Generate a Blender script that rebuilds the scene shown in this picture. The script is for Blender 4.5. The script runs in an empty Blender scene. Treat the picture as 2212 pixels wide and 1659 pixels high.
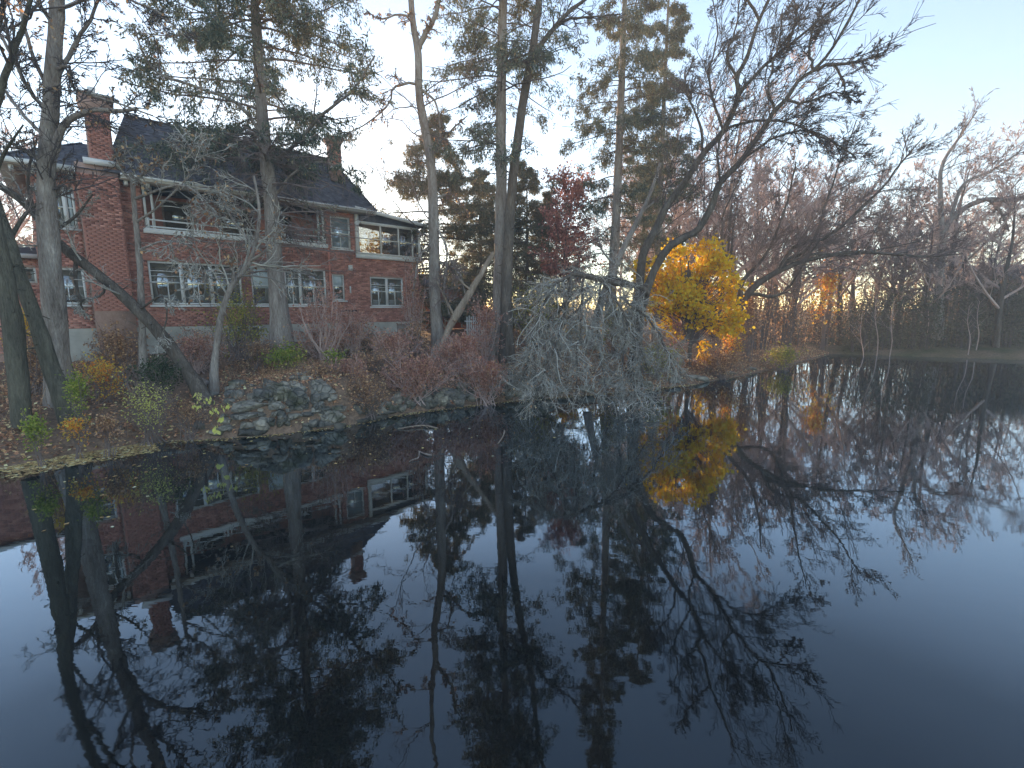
import bpy, bmesh, math, time
import numpy as np
from mathutils import Vector, Matrix
T0 = time.time()
SC = bpy.context.scene
COL = SC.collection
# ------------------------------------------------------------------ camera, sky, sun, exposure
FPX, PITCH, CAMH = 1023.0, math.radians(9.1), 3.4      # focal length in the 2212 px wide photograph
cd = bpy.data.cameras.new('camera'); cam = bpy.data.objects.new('camera', cd); COL.objects.link(cam)
cd.sensor_width = 36.0; cd.lens = FPX / 2212 * 36.0; cd.clip_start = 0.05; cd.clip_end = 3000
cam.location = (0, 0, CAMH); cam.rotation_euler = (math.pi / 2 - PITCH, 0, 0)
SC.camera = cam
SUN_AZ, SUN_EL = math.radians(-20.0), math.radians(8.5)   # azimuth from +Y, clockwise positive
W = bpy.data.worlds.new('World'); SC.world = W; W.use_nodes = True
nt = W.node_tree; nt.nodes.clear()
o_ = nt.nodes.new('ShaderNodeOutputWorld'); bg = nt.nodes.new('ShaderNodeBackground'); sk = nt.nodes.new('ShaderNodeTexSky')
sk.sky_type = 'NISHITA'; sk.sun_disc = False; sk.sun_elevation = SUN_EL; sk.sun_rotation = SUN_AZ
sk.altitude = 100; sk.air_density = 0.85; sk.dust_density = 0.12; sk.ozone_density = 0.9
bg.inputs['Strength'].default_value = 0.15
nt.links.new(sk.outputs[0], bg.inputs[0]); nt.links.new(bg.outputs[0], o_.inputs[0])
ld = bpy.data.lights.new('sun', 'SUN'); ld.energy = 5.0; ld.angle = math.radians(0.5); ld.color = (1.0, 0.62, 0.32)
sun = bpy.data.objects.new('sun', ld); COL.objects.link(sun)
SD = Vector((math.sin(SUN_AZ) * math.cos(SUN_EL), math.cos(SUN_AZ) * math.cos(SUN_EL), math.sin(SUN_EL)))
sun.rotation_euler = SD.to_track_quat('Z', 'Y').to_euler(); sun.location = (0, 0, 40)
SC.view_settings.view_transform = 'Standard'; SC.view_settings.look = 'None'
SC.view_settings.exposure = 1.74; SC.view_settings.gamma = 1.0; SC.view_settings.use_curve_mapping = False
SC.cycles.max_bounces = 8; SC.cycles.diffuse_bounces = 4; SC.cycles.glossy_bounces = 3
SC.cycles.transmission_bounces = 3; SC.cycles.transparent_max_bounces = 6
SC.cycles.caustics_reflective = False; SC.cycles.caustics_refractive = False

RNG = np.random.default_rng(7)
CT, ST = math.cos(PITCH), math.sin(PITCH)
def ray(u, v):
    a = (u - 1106) / FPX; b = (829.5 - v) / FPX
    return np.array([a, CT + b * ST, -ST + b * CT])
def at(u, v, Y):                       # point of the photograph at ground distance Y
    d = ray(u, v); return d * (Y / d[1]) + np.array([0, 0, CAMH])
def on_water(u, v):
    d = ray(u, v); return d * (-CAMH / d[2]) + np.array([0, 0, CAMH])
def px(n, Y): return n * Y / FPX       # pixels to metres
def nrm(a): return a / np.maximum(np.linalg.norm(a, axis=-1, keepdims=True), 1e-9)

# ------------------------------------------------------------------ object helpers
def tag(o, label=None, cat=None, group=None, kind=None):
    if label: o['label'] = label
    if cat: o['category'] = cat
    if group: o['group'] = group
    if kind: o['kind'] = kind
    return o
def empty(name, loc, label, cat, group=None, rz=0.0):
    o = bpy.data.objects.new(name, None); o.empty_display_size = .2; COL.objects.link(o)
    o.location = loc; o.rotation_euler = (0, 0, rz)
    return tag(o, label, cat, group)
def mesh_np(name, V, F, mats, smooth=False):
    V = np.asarray(V, dtype=np.float32); F = np.asarray(F, dtype=np.int32)
    me = bpy.data.meshes.new(name); n, k = F.shape
    me.vertices.add(len(V)); me.vertices.foreach_set('co', V.ravel())
    me.loops.add(n * k); me.loops.foreach_set('vertex_index', F.ravel())
    me.polygons.add(n); me.polygons.foreach_set('loop_start', np.arange(0, n * k, k, dtype=np.int32))
    try: me.polygons.foreach_set('loop_total', np.full(n, k, dtype=np.int32))
    except Exception: pass
    if smooth: me.polygons.foreach_set('use_smooth', np.ones(n, dtype=bool))
    me.update(calc_edges=True)
    for m in (mats if isinstance(mats, (list, tuple)) else [mats]): me.materials.append(m)
    return me
def obj(name, me, parent=None, loc=(0, 0, 0)):
    o = bpy.data.objects.new(name, me); COL.objects.link(o); o.location = loc
    if parent is not None: o.parent = parent
    return o
class MB:                               # collects quads of boxes and prisms
    def __init__(s): s.v = []; s.f = []
    def box(s, x0, x1, y0, y1, z0, z1):
        b = len(s.v)
        s.v += [(x0,y0,z0),(x1,y0,z0),(x1,y1,z0),(x0,y1,z0),(x0,y0,z1),(x1,y0,z1),(x1,y1,z1),(x0,y1,z1)]
        s.f += [tuple(b + i for i in q) for q in ((0,3,2,1),(4,5,6,7),(0,1,5,4),(1,2,6,5),(2,3,7,6),(3,0,4,7))]
        return s
    def hexa(s, pts):
        b = len(s.v); s.v += [tuple(p) for p in pts]
        s.f += [tuple(b + i for i in q) for q in ((0,3,2,1),(4,5,6,7),(0,1,5,4),(1,2,6,5),(2,3,7,6),(3,0,4,7))]
        return s
    def bar(s, a, b, w, d=None):       # square bar between two points
        a = np.array(a, float); b = np.array(b, float); d = d or w
        t = nrm(b - a); r = np.array([0, 0, 1.]) if abs(t[2]) < .9 else np.array([0, 1., 0])
        p = nrm(np.cross(t, r)) * w / 2; q = nrm(np.cross(p, t)) * d / 2
        return s.hexa([a-p-q, a+p-q, a+p+q, a-p+q, b-p-q, b+p-q, b+p+q, b-p+q])
    def quad(s, *pts):
        b = len(s.v); s.v += [tuple(p) for p in pts]; s.f.append(tuple(range(b, b + 4))); return s
    def build(s, name, mat, parent=None, loc=(0, 0, 0), bevel=0.0):
        me = mesh_np(name, s.v, s.f, mat)
        o = obj(name, me, parent, loc)
        if bevel:
            m = o.modifiers.new('bevel', 'BEVEL'); m.width = bevel; m.segments = 1; m.limit_method = 'ANGLE'
        return o

# ------------------------------------------------------------------ materials
def newmat(name):
    m = bpy.data.materials.new(name); m.use_nodes = True; t = m.node_tree; t.nodes.clear()
    out = t.nodes.new('ShaderNodeOutputMaterial')
    return m, t, out
def nd(t, kind, **kw):
    n = t.nodes.new(kind)
    for k, v in kw.items():
        if k in n.inputs.keys(): n.inputs[k].default_value = v
        else: setattr(n, k, v)
    return n
def ramp(t, fac, stops):
    r = t.nodes.new('ShaderNodeValToRGB'); e = r.color_ramp.elements
    while len(e) < len(stops): e.new(0.5)
    for el, (p, c) in zip(e, stops): el.position = p; el.color = (*c, 1)
    t.links.new(fac, r.inputs[0]); return r.outputs[0]
def surf(name, stops, scale=6.0, rough=.85, bump=.3, detail=6, stretch=(1, 1, 1), spec=.3, bscale=None, bdist=.02, island=0.0, k=2.55):
    stops = [(p, tuple(min(.82, q * k) for q in c)) for p, c in stops]
    m, t, out = newmat(name)
    tc = nd(t, 'ShaderNodeTexCoord'); mp = nd(t, 'ShaderNodeMapping'); mp.inputs['Scale'].default_value = stretch
    t.links.new(tc.outputs['Object'], mp.inputs[0])
    n1 = nd(t, 'ShaderNodeTexNoise', Scale=scale, Detail=detail, Roughness=.65); t.links.new(mp.outputs[0], n1.inputs['Vector'])
    n2 = nd(t, 'ShaderNodeTexNoise', Scale=scale * .17, Detail=3.0); t.links.new(mp.outputs[0], n2.inputs['Vector'])
    mx = nd(t, 'ShaderNodeMath', operation='MULTIPLY_ADD'); t.links.new(n1.outputs['Fac'], mx.inputs[0]); mx.inputs[1].default_value = .55
    m2 = nd(t, 'ShaderNodeMath', operation='MULTIPLY_ADD'); t.links.new(n2.outputs['Fac'], m2.inputs[0]); m2.inputs[1].default_value = .45; m2.inputs[2].default_value = 0
    t.links.new(m2.outputs[0], mx.inputs[2])
    fac = mx.outputs[0]
    if name == 'bank_stone':
        oi = nd(t, 'ShaderNodeObjectInfo'); a = nd(t, 'ShaderNodeMath', operation='MULTIPLY_ADD'); t.links.new(oi.outputs['Random'], a.inputs[0]); a.inputs[1].default_value = .34; b = nd(t, 'ShaderNodeMath', operation='ADD'); t.links.new(a.outputs[0], b.inputs[0]); t.links.new(fac, b.inputs[1]); a.inputs[2].default_value = -.17; fac = b.outputs[0]
    if island:
        g = nd(t, 'ShaderNodeNewGeometry'); a = nd(t, 'ShaderNodeMath', operation='SUBTRACT'); t.links.new(g.outputs['Random Per Island'], a.inputs[0]); a.inputs[1].default_value = .5
        b = nd(t, 'ShaderNodeMath', operation='MULTIPLY_ADD'); t.links.new(a.outputs[0], b.inputs[0]); b.inputs[1].default_value = island; t.links.new(fac, b.inputs[2]); fac = b.outputs[0]
    c = ramp(t, fac, stops)
    p = nd(t, 'ShaderNodeBsdfPrincipled', Roughness=rough); p.inputs['Specular IOR Level'].default_value = spec
    t.links.new(c, p.inputs['Base Color'])
    if bump:
        n3 = nd(t, 'ShaderNodeTexNoise', Scale=bscale or scale * 2, Detail=5.0); t.links.new(mp.outputs[0], n3.inputs['Vector'])
        b = nd(t, 'ShaderNodeBump', Strength=bump, Distance=bdist); t.links.new(n3.outputs['Fac'], b.inputs['Height']); t.links.new(b.outputs[0], p.inputs['Normal'])
    t.links.new(p.outputs[0], out.inputs[0]); return m
def leafmat(name, stops, trans=.45, rough=.6, k=2.3):
    stops = [(p, tuple(min(.92, q * k) for q in c)) for p, c in stops]
    m, t, out = newmat(name)
    g = nd(t, 'ShaderNodeNewGeometry'); c = ramp(t, g.outputs['Random Per Island'], stops)
    d = nd(t, 'ShaderNodeBsdfDiffuse'); tr = nd(t, 'ShaderNodeBsdfTranslucent'); mx = nd(t, 'ShaderNodeMixShader', Fac=trans)
    t.links.new(c, d.inputs[0]); t.links.new(c, tr.inputs[0])
    t.links.new(d.outputs[0], mx.inputs[1]); t.links.new(tr.outputs[0], mx.inputs[2]); t.links.new(mx.outputs[0], out.inputs[0])
    return m
BARK = surf('bark_grey', [(.32, (.045,.036,.030)), (.46, (.115,.10,.092)), (.58, (.165,.15,.14)), (.70, (.26,.245,.23))], 11, .92, 1.0, stretch=(3.0, 3.0, .5), bscale=12, bdist=.06)
BARKD = surf('bark_dark', [(.32, (.028,.022,.019)), (.5, (.062,.052,.045)), (.70, (.13,.115,.10))], 11, .92, 1.0, stretch=(3.0, 3.0, .5), bscale=12, bdist=.06, k=2.2)
BARKG = surf('bark_mossy', [(.32, (.026,.024,.019)), (.48, (.058,.055,.044)), (.70, (.115,.11,.085))], 10, .92, 1.0, stretch=(3, 3, .5), bscale=11, bdist=.06, k=2.0)
TWIG = surf('twig_brown', [(.3, (.065,.05,.048)), (.7, (.13,.105,.10))], 3, .9, 0)
TWIGD = surf('twig_dark', [(.3, (.03,.026,.028)), (.7, (.07,.06,.06))], 3, .9, 0)
TWIGP = surf('twig_pinkish', [(.3, (.17,.125,.118)), (.7, (.29,.225,.21))], 3, .9, 0)
TWIGG = surf('twig_pale_grey', [(.3, (.22,.205,.19)), (.5, (.40,.385,.355)), (.7, (.62,.60,.56))], 2, .9, 0, island=.5, k=1.0)
DEADW = surf('dead_wood', [(.3, (.06,.048,.038)), (.5, (.13,.105,.085)), (.7, (.22,.185,.15))], 9, .9, .8, stretch=(4, 4, .5))
NEEDLE = leafmat('spruce_needles', [(0, (.03,.042,.036)), (.5, (.055,.072,.06)), (.85, (.085,.095,.072)), (1, (.13,.11,.07))], .15, k=3.4)
NEEDLE2 = leafmat('spruce_needles_olive', [(0, (.03,.042,.036)), (.45, (.055,.068,.055)), (.84, (.09,.097,.075)), (.96, (.13,.11,.072)), (1, (.19,.14,.08))], .16, k=2.7)
CEDAR = leafmat('cedar_scales', [(0, (.035,.045,.032)), (.5, (.07,.078,.055)), (.85, (.12,.10,.068)), (1, (.17,.12,.08))], .4, k=2.7)
L_YEL = leafmat('leaf_golden', [(0, (.80,.42,.02)), (.35, (.92,.62,.03)), (.75, (.95,.72,.06)), (1, (.82,.70,.10))], .5, k=1.0)
L_RED = leafmat('leaf_dull_red', [(0, (.20,.085,.075)), (.5, (.33,.14,.12)), (1, (.42,.23,.18))], .45, k=1.7)
L_PINK = leafmat('leaf_pink_brown', [(0, (.20,.105,.085)), (.5, (.33,.18,.145)), (.85, (.43,.26,.205)), (1, (.36,.24,.12))], .35, k=1.7)
L_ORA = leafmat('leaf_orange', [(0, (.46,.13,.03)), (.5, (.62,.24,.05)), (1, (.70,.36,.07))], .5)
L_LIME = leafmat('leaf_lime', [(0, (.10,.14,.035)), (.5, (.20,.25,.05)), (.85, (.30,.32,.07)), (1, (.36,.30,.09))], .4, k=1.75)
L_OLIVE = leafmat('leaf_olive', [(0, (.10,.12,.03)), (.5, (.18,.18,.045)), (1, (.32,.27,.06))], .4)
L_PALEY = leafmat('leaf_pale_yellow', [(0, (.50,.40,.10)), (.5, (.66,.55,.14)), (1, (.50,.50,.12))], .5)
L_BROWN = leafmat('leaf_dry_brown', [(0, (.10,.058,.036)), (.5, (.20,.12,.075)), (.85, (.32,.20,.12)), (1, (.42,.30,.17))], .3)
L_LIT = leafmat('leaf_litter', [(0, (.09,.045,.03)), (.35, (.20,.105,.065)), (.7, (.32,.18,.11)), (.92, (.45,.28,.16)), (1, (.55,.42,.20))], .15, k=2.7)
L_FLOAT = leafmat('leaf_floating', [(0, (.13,.08,.04)), (.5, (.28,.19,.09)), (.85, (.46,.33,.14)), (1, (.60,.48,.30))], .1)
L_EVER = leafmat('leaf_dark_evergreen', [(0, (.012,.022,.014)), (.6, (.03,.045,.026)), (1, (.06,.075,.04))], .15)
L_HEDGE = leafmat('leaf_hedge', [(0, (.035,.04,.032)), (.6, (.065,.07,.052)), (1, (.11,.095,.07))], .2)
BRICK = surf('red_brick', [(.25, (.105,.046,.038)), (.5, (.18,.080,.064)), (.75, (.27,.135,.108))], 9, .9, .35, island=.45, bscale=60, bdist=.004)
MORTAR = surf('mortar', [(.3, (.12,.075,.062)), (.7, (.20,.14,.12))], 12, .95, .2)
CONC = surf('foundation_concrete', [(.3, (.11,.11,.10)), (.7, (.24,.235,.215))], 2, .9, .25)
WHITE = surf('weathered_white_paint', [(.25, (.62,.65,.68)), (.6, (.80,.82,.82))], 5, .6, .1, k=1.0)
SHING = surf('dark_shingle', [(.25, (.028,.028,.036)), (.5, (.045,.046,.058)), (.75, (.075,.076,.09))], 7, .9, .5, island=.35)
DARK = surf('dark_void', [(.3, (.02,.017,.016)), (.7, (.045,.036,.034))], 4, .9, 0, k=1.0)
WOODD = surf('weathered_board', [(.3, (.10,.085,.075)), (.7, (.21,.18,.16))], 6, .9, .3, stretch=(1, 1, 4))
BLIND = surf('pale_blind', [(.3, (.50,.60,.64)), (.7, (.62,.72,.76))], 3, .8, 0, k=1.0)
METAL = surf('galvanised_metal', [(.3, (.30,.31,.33)), (.7, (.45,.46,.48))], 5, .45, .05, spec=.6)
PIPE = surf('rusty_red_pipe', [(.3, (.20,.075,.055)), (.7, (.30,.13,.10))], 5, .7, .1)
def stonemat():
    m, t, out = newmat('bank_stone'); g = nd(t, 'ShaderNodeNewGeometry'); oi = nd(t, 'ShaderNodeObjectInfo')
    n = nd(t, 'ShaderNodeTexNoise', Scale=5.0, Detail=8.0, Roughness=.7); t.links.new(g.outputs['Position'], n.inputs['Vector'])
    a = nd(t, 'ShaderNodeMath', operation='MULTIPLY_ADD'); t.links.new(oi.outputs['Random'], a.inputs[0]); a.inputs[1].default_value = .42; t.links.new(n.outputs['Fac'], a.inputs[2])
    c = ramp(t, a.outputs[0], [(.40, (.09,.092,.088)), (.62, (.22,.21,.19)), (.80, (.36,.335,.29)), (.98, (.52,.47,.38))])
    n2 = nd(t, 'ShaderNodeTexNoise', Scale=2.2, Detail=5.0); t.links.new(g.outputs['Position'], n2.inputs['Vector']); f = nd(t, 'ShaderNodeMapRange'); f.inputs[1].default_value = .52; f.inputs[2].default_value = .68; f.inputs[4].default_value = .75; t.links.new(n2.outputs['Fac'], f.inputs[0])
    mo = ramp(t, n.outputs['Fac'], [(.35, (.035,.04,.018)), (.7, (.13,.13,.06))]); mx = nd(t, 'ShaderNodeMixRGB'); t.links.new(f.outputs[0], mx.inputs[0]); t.links.new(c, mx.inputs[1]); t.links.new(mo, mx.inputs[2])
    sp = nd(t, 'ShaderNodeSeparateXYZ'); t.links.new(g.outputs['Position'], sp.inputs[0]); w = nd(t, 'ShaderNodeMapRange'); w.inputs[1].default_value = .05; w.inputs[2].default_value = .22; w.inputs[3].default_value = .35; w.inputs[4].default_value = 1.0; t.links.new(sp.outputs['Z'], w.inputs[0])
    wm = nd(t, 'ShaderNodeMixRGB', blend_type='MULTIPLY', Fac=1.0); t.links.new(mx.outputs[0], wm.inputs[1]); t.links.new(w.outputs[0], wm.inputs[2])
    p = nd(t, 'ShaderNodeBsdfPrincipled', Roughness=.9); p.inputs['Specular IOR Level'].default_value = .25; t.links.new(wm.outputs[0], p.inputs['Base Color'])
    v = nd(t, 'ShaderNodeTexVoronoi', Scale=4.5, feature='DISTANCE_TO_EDGE'); t.links.new(g.outputs['Position'], v.inputs['Vector']); q = nd(t, 'ShaderNodeMapRange'); q.inputs[2].default_value = .06; t.links.new(v.outputs['Distance'], q.inputs[0])
    hh = nd(t, 'ShaderNodeMath', operation='MULTIPLY_ADD'); t.links.new(n.outputs['Fac'], hh.inputs[0]); hh.inputs[1].default_value = 1.6; t.links.new(q.outputs[0], hh.inputs[2])
    b = nd(t, 'ShaderNodeBump', Strength=1.0, Distance=.05); t.links.new(hh.outputs[0], b.inputs['Height']); t.links.new(b.outputs[0], p.inputs['Normal']); t.links.new(p.outputs[0], out.inputs[0]); return m
STONE = stonemat()
def glassmat(name, base, fac):
    m, t, out = newmat(name)
    d = nd(t, 'ShaderNodeBsdfDiffuse'); d.inputs[0].default_value = (*base, 1)
    g = nd(t, 'ShaderNodeBsdfGlossy', Roughness=.02); g.inputs[0].default_value = (.85, .92, .95, 1)
    n = nd(t, 'ShaderNodeTexNoise', Scale=1.3, Detail=1.0); tc = nd(t, 'ShaderNodeTexCoord'); t.links.new(tc.outputs['Object'], n.inputs['Vector'])
    b = nd(t, 'ShaderNodeBump', Strength=.10, Distance=.02); t.links.new(n.outputs['Fac'], b.inputs['Height']); t.links.new(b.outputs[0], g.inputs['Normal'])
    mx = nd(t, 'ShaderNodeMixShader', Fac=fac); t.links.new(d.outputs[0], mx.inputs[1]); t.links.new(g.outputs[0], mx.inputs[2]); t.links.new(mx.outputs[0], out.inputs[0])
    return m
GLASS = glassmat('window_glass', (.13, .11, .08), .34)  # amber reflections are painted into the panes' base colour
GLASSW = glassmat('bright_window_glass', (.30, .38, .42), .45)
def clearglass():
    m, t, out = newmat('clear_glass')
    d = nd(t, 'ShaderNodeBsdfTransparent'); d.inputs[0].default_value = (.52, .54, .55, 1)
    g = nd(t, 'ShaderNodeBsdfGlossy', Roughness=.02); mx = nd(t, 'ShaderNodeMixShader', Fac=.22)
    t.links.new(d.outputs[0], mx.inputs[1]); t.links.new(g.outputs[0], mx.inputs[2]); t.links.new(mx.outputs[0], out.inputs[0]); return m
CLEAR = clearglass()
def watermat():
    m, t, out = newmat('pond_water')
    d = nd(t, 'ShaderNodeBsdfDiffuse'); d.inputs[0].default_value = (.006, .007, .008, 1)
    g = nd(t, 'ShaderNodeBsdfGlossy', Roughness=.012); g.inputs[0].default_value = (.74, .87, 1, 1)
    tc = nd(t, 'ShaderNodeTexCoord'); mp = nd(t, 'ShaderNodeMapping'); mp.inputs['Scale'].default_value = (1.0, 2.2, 1)
    t.links.new(tc.outputs['Object'], mp.inputs[0])
    n = nd(t, 'ShaderNodeTexNoise', Scale=2.4, Detail=3.0); t.links.new(mp.outputs[0], n.inputs['Vector'])
    n2 = nd(t, 'ShaderNodeTexNoise', Scale=.35, Detail=2.0); t.links.new(mp.outputs[0], n2.inputs['Vector'])
    ad = nd(t, 'ShaderNodeMath', operation='MULTIPLY_ADD'); t.links.new(n2.outputs['Fac'], ad.inputs[0]); ad.inputs[1].default_value = 3.0; t.links.new(n.outputs['Fac'], ad.inputs[2])
    b = nd(t, 'ShaderNodeBump', Strength=.012, Distance=.05); t.links.new(ad.outputs[0], b.inputs['Height'])
    n3 = nd(t, 'ShaderNodeTexNoise', Scale=.22, Detail=4.0); t.links.new(tc.outputs['Object'], n3.inputs['Vector']); rr = nd(t, 'ShaderNodeMapRange'); rr.inputs[1].default_value = .45; rr.inputs[2].default_value = .75; rr.inputs[3].default_value = .008; rr.inputs[4].default_value = .06; t.links.new(n3.outputs['Fac'], rr.inputs[0]); t.links.new(rr.outputs[0], g.inputs['Roughness'])
    f = nd(t, 'ShaderNodeLayerWeight', Blend=.5); t.links.new(b.outputs[0], f.inputs['Normal']); t.links.new(b.outputs[0], g.inputs['Normal'])
    fr = ramp(t, f.outputs['Facing'], [(0.0, (.055,) * 3), (.26, (.062,) * 3), (.38, (.08,) * 3), (.48, (.125,) * 3), (.58, (.26,) * 3), (.72, (.46,) * 3), (.86, (.66,) * 3), (1.0, (1.0,) * 3)])
    mx = nd(t, 'ShaderNodeMixShader'); t.links.new(fr, mx.inputs[0]); t.links.new(d.outputs[0], mx.inputs[1]); t.links.new(g.outputs[0], mx.inputs[2])
    t.links.new(mx.outputs[0], out.inputs[0]); return m
WATER = watermat()

# ------------------------------------------------------------------ terrain and water
SH = [(-70, 2), (-40, 4.5), (-22, 6.5), (-14, 8.6)] + [tuple(on_water(*p)[:2]) for p in
     [(0,1012),(150,983),(330,955),(500,945),(600,937),(740,920),(850,897),(930,886),(1100,866),(1300,850),(1500,830),(1600,812),(1680,795),(1750,776),(1792,764),(1900,768),(2000,771),(2212,778)]] + [(48, 24), (62, 8), (70, -20), (40, -34), (0, -30), (-40, -34), (-75, -20)]
SH = np.array(SH)
def shore_d(X, Y):
    A = SH; B = np.roll(SH, -1, axis=0); dm = np.full(X.shape, 1e9); ins = np.zeros(X.shape, bool)
    for a, b in zip(A, B):
        ab = b - a; t = np.clip(((X - a[0]) * ab[0] + (Y - a[1]) * ab[1]) / (ab @ ab), 0, 1)
        dm = np.minimum(dm, np.hypot(X - a[0] - t * ab[0], Y - a[1] - t * ab[1]))
        c = ((a[1] > Y) != (b[1] > Y)) & (X < (b[0] - a[0]) * (Y - a[1]) / (b[1] - a[1] + 1e-12) + a[0])
        ins ^= c
    return np.where(ins, -dm, dm)
def vnoise(X, Y, s, seed):
    r = np.random.default_rng(seed).random((64, 64)); x = X / s; y = Y / s
    i = np.floor(x).astype(int); j = np.floor(y).astype(int); fx = x - i; fy = y - j
    fx = fx * fx * (3 - 2 * fx); fy = fy * fy * (3 - 2 * fy); g = lambda a, b: r[a % 64, b % 64]
    return (g(i, j) * (1 - fx) + g(i + 1, j) * fx) * (1 - fy) + (g(i, j + 1) * (1 - fx) + g(i + 1, j + 1) * fx) * fy - .5
def terrain(X, Y):
    X = np.asarray(X, float); Y = np.asarray(Y, float); d = shore_d(X, Y)
    wid = np.interp(X, [-30, -9, -8, -7, -4.8, -4, -1, 0, 3, 5, 20, 30], [5, 3.4, 2.2, .8, .8, 1.8, 1.6, 1.0, 1.0, 2.2, 2.2, 3.0])
    zb = np.interp(X, [-30, -9, -7, -4.8, -4, -1, 1, 5, 20, 30], [1.2, 1.05, 1.25, 1.25, 1.0, .9, .8, .7, .6, .5])
    q = np.clip(d / wid, 0, 1); z = zb * q * (2 - q)
    top = 1.8 + np.clip((d - 12) / 60, 0, 1) * 1.0
    k = np.clip((d - wid) / 7.5, 0, 1); k = k * k * (3 - 2 * k); z = z + (top - zb) * k
    z = z + np.where(d > 0, np.minimum(d, 1.0), 0) * (.16 * vnoise(X, Y, 1.1, 1) + .07 * vnoise(X, Y, .4, 2) + .3 * vnoise(X, Y, 6, 3) * np.clip(d / 4, 0, 1))
    return np.where(d < 0, np.maximum(d * .55, -1.6), z)
def tz(x, y): return float(terrain(np.array([x]), np.array([y]))[0])
gx = np.concatenate([[-150, -110, -85, -66, -54, -44], np.arange(-34, 46, .33), [50, 56, 64, 80, 100, 125, 150]])
gy = np.concatenate([[-85, -70, -58, -50, -45, -38, -33, -28, -20, -10, 0], np.arange(5, 44, .30), [45, 47, 50, 54, 60, 70, 85, 105, 125, 150]])
GX, GY = np.meshgrid(gx, gy, indexing='xy'); GZ = terrain(GX.ravel(), GY.ravel())
nx, ny = len(gx), len(gy); I = np.arange(nx * ny).reshape(ny, nx)
F = np.stack([I[:-1, :-1], I[:-1, 1:], I[1:, 1:], I[1:, :-1]], -1).reshape(-1, 4)
def groundmat():
    m, t, out = newmat('leafy_ground')
    g = nd(t, 'ShaderNodeNewGeometry'); n = nd(t, 'ShaderNodeTexNoise', Scale=9.0, Detail=8.0, Roughness=.7); t.links.new(g.outputs['Position'], n.inputs['Vector'])
    c1 = ramp(t, n.outputs['Fac'], [(.3, (.11,.08,.06)), (.5, (.24,.165,.12)), (.68, (.40,.27,.19))])
    c2 = ramp(t, n.outputs['Fac'], [(.3, (.05,.055,.03)), (.6, (.10,.115,.06)), (.8, (.17,.17,.09))])
    n2 = nd(t, 'ShaderNodeTexNoise', Scale=.45, Detail=3.0); t.links.new(g.outputs['Position'], n2.inputs['Vector'])
    a = nd(t, 'ShaderNodeAttribute', attribute_name='grass'); ad = nd(t, 'ShaderNodeMath', operation='MULTIPLY_ADD'); t.links.new(n2.outputs['Fac'], ad.inputs[0]); ad.inputs[1].default_value = .9
    t.links.new(a.outputs['Fac'], ad.inputs[2]); f = nd(t, 'ShaderNodeMapRange'); f.inputs[1].default_value = .62; f.inputs[2].default_value = .95; t.links.new(ad.outputs[0], f.inputs[0])
    mx = nd(t, 'ShaderNodeMixRGB'); t.links.new(f.outputs[0], mx.inputs[0]); t.links.new(c1, mx.inputs[1]); t.links.new(c2, mx.inputs[2])
    p = nd(t, 'ShaderNodeBsdfPrincipled', Roughness=.95); p.inputs['Specular IOR Level'].default_value = .1; t.links.new(mx.outputs[0], p.inputs['Base Color'])
    b = nd(t, 'ShaderNodeBump', Strength=.8, Distance=.05); t.links.new(n.outputs['Fac'], b.inputs['Height']); t.links.new(b.outputs[0], p.inputs['Normal'])
    t.links.new(p.outputs[0], out.inputs[0]); return m
me = mesh_np('ground', np.stack([GX.ravel(), GY.ravel(), GZ], 1), F, groundmat(), True)
at_ = me.attributes.new('grass', 'FLOAT', 'POINT')
gr = np.clip((GX.ravel() - 20) / 6, 0, 1) * .38 + np.exp(-(((GX.ravel() + 6) / 3) ** 2 + ((GY.ravel() - 19.5) / 2.5) ** 2)) * .35
at_.data.foreach_set('value', gr.astype(np.float32))
tag(obj('ground', me), kind='structure')
wv = [(-149, -84, 0), (149, -84, 0), (149, 90, 0), (-149, 90, 0)]
tag(obj('water', mesh_np('water', wv, [(0, 1, 2, 3)], WATER)), kind='structure')
def hit(u, v, y0=6.0, y1=60.0):        # where the photograph's pixel meets the bank
    d = ray(u, v); Y = np.arange(y0, y1, .05); X = d[0] / d[1] * Y; Z = CAMH + d[2] / d[1] * Y
    zt = np.maximum(terrain(X, Y), 0); k = np.argmax(Z < zt)
    return np.array([X[k], Y[k], zt[k]])

# ------------------------------------------------------------------ plant building kit
def catmull(P, K):
    P = np.asarray(P, float); n = len(P)
    if n == 2:
        t = np.linspace(0, 1, K)[:, None]; return P[0] * (1 - t) + P[1] * t
    Q = np.vstack([2 * P[0] - P[1], P, 2 * P[-1] - P[-2]]); t = np.linspace(0, n - 1 - 1e-6, K); i = t.astype(int); f = (t - i)[:, None]
    a, b, c, d = Q[i], Q[i + 1], Q[i + 2], Q[i + 3]
    return .5 * (2 * b + (c - a) * f + (2 * a - 5 * b + 4 * c - d) * f ** 2 + (3 * b - a - 3 * c + d) * f ** 3)
def tubes(P, R, S):
    N, K, _ = P.shape; T = np.gradient(P, axis=1); T = nrm(T)
    ch = nrm(P[:, -1] - P[:, 0]); ref = np.where(np.abs(ch[:, 2:3]) < .8, np.array([[0, 0, 1.]]), np.array([[1., .1, 0]]))
    A = nrm(np.cross(T, ref[:, None, :])); B = np.cross(T, A)
    an = np.arange(S) / S * 2 * np.pi
    V = P[:, :, None, :] + R[:, :, None, None] * (A[:, :, None, :] * np.cos(an)[:, None] + B[:, :, None, :] * np.sin(an)[:, None])
    base = (np.arange(N) * K * S)[:, None, None]; k = (np.arange(K - 1) * S)[None, :, None]; s = np.arange(S)[None, None, :]; s2 = (s + 1) % S
    F = np.stack([base + k + s, base + k + s2, base + k + S + s2, base + k + S + s], -1).reshape(-1, 4)
    return V.reshape(-1, 3), F
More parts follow.
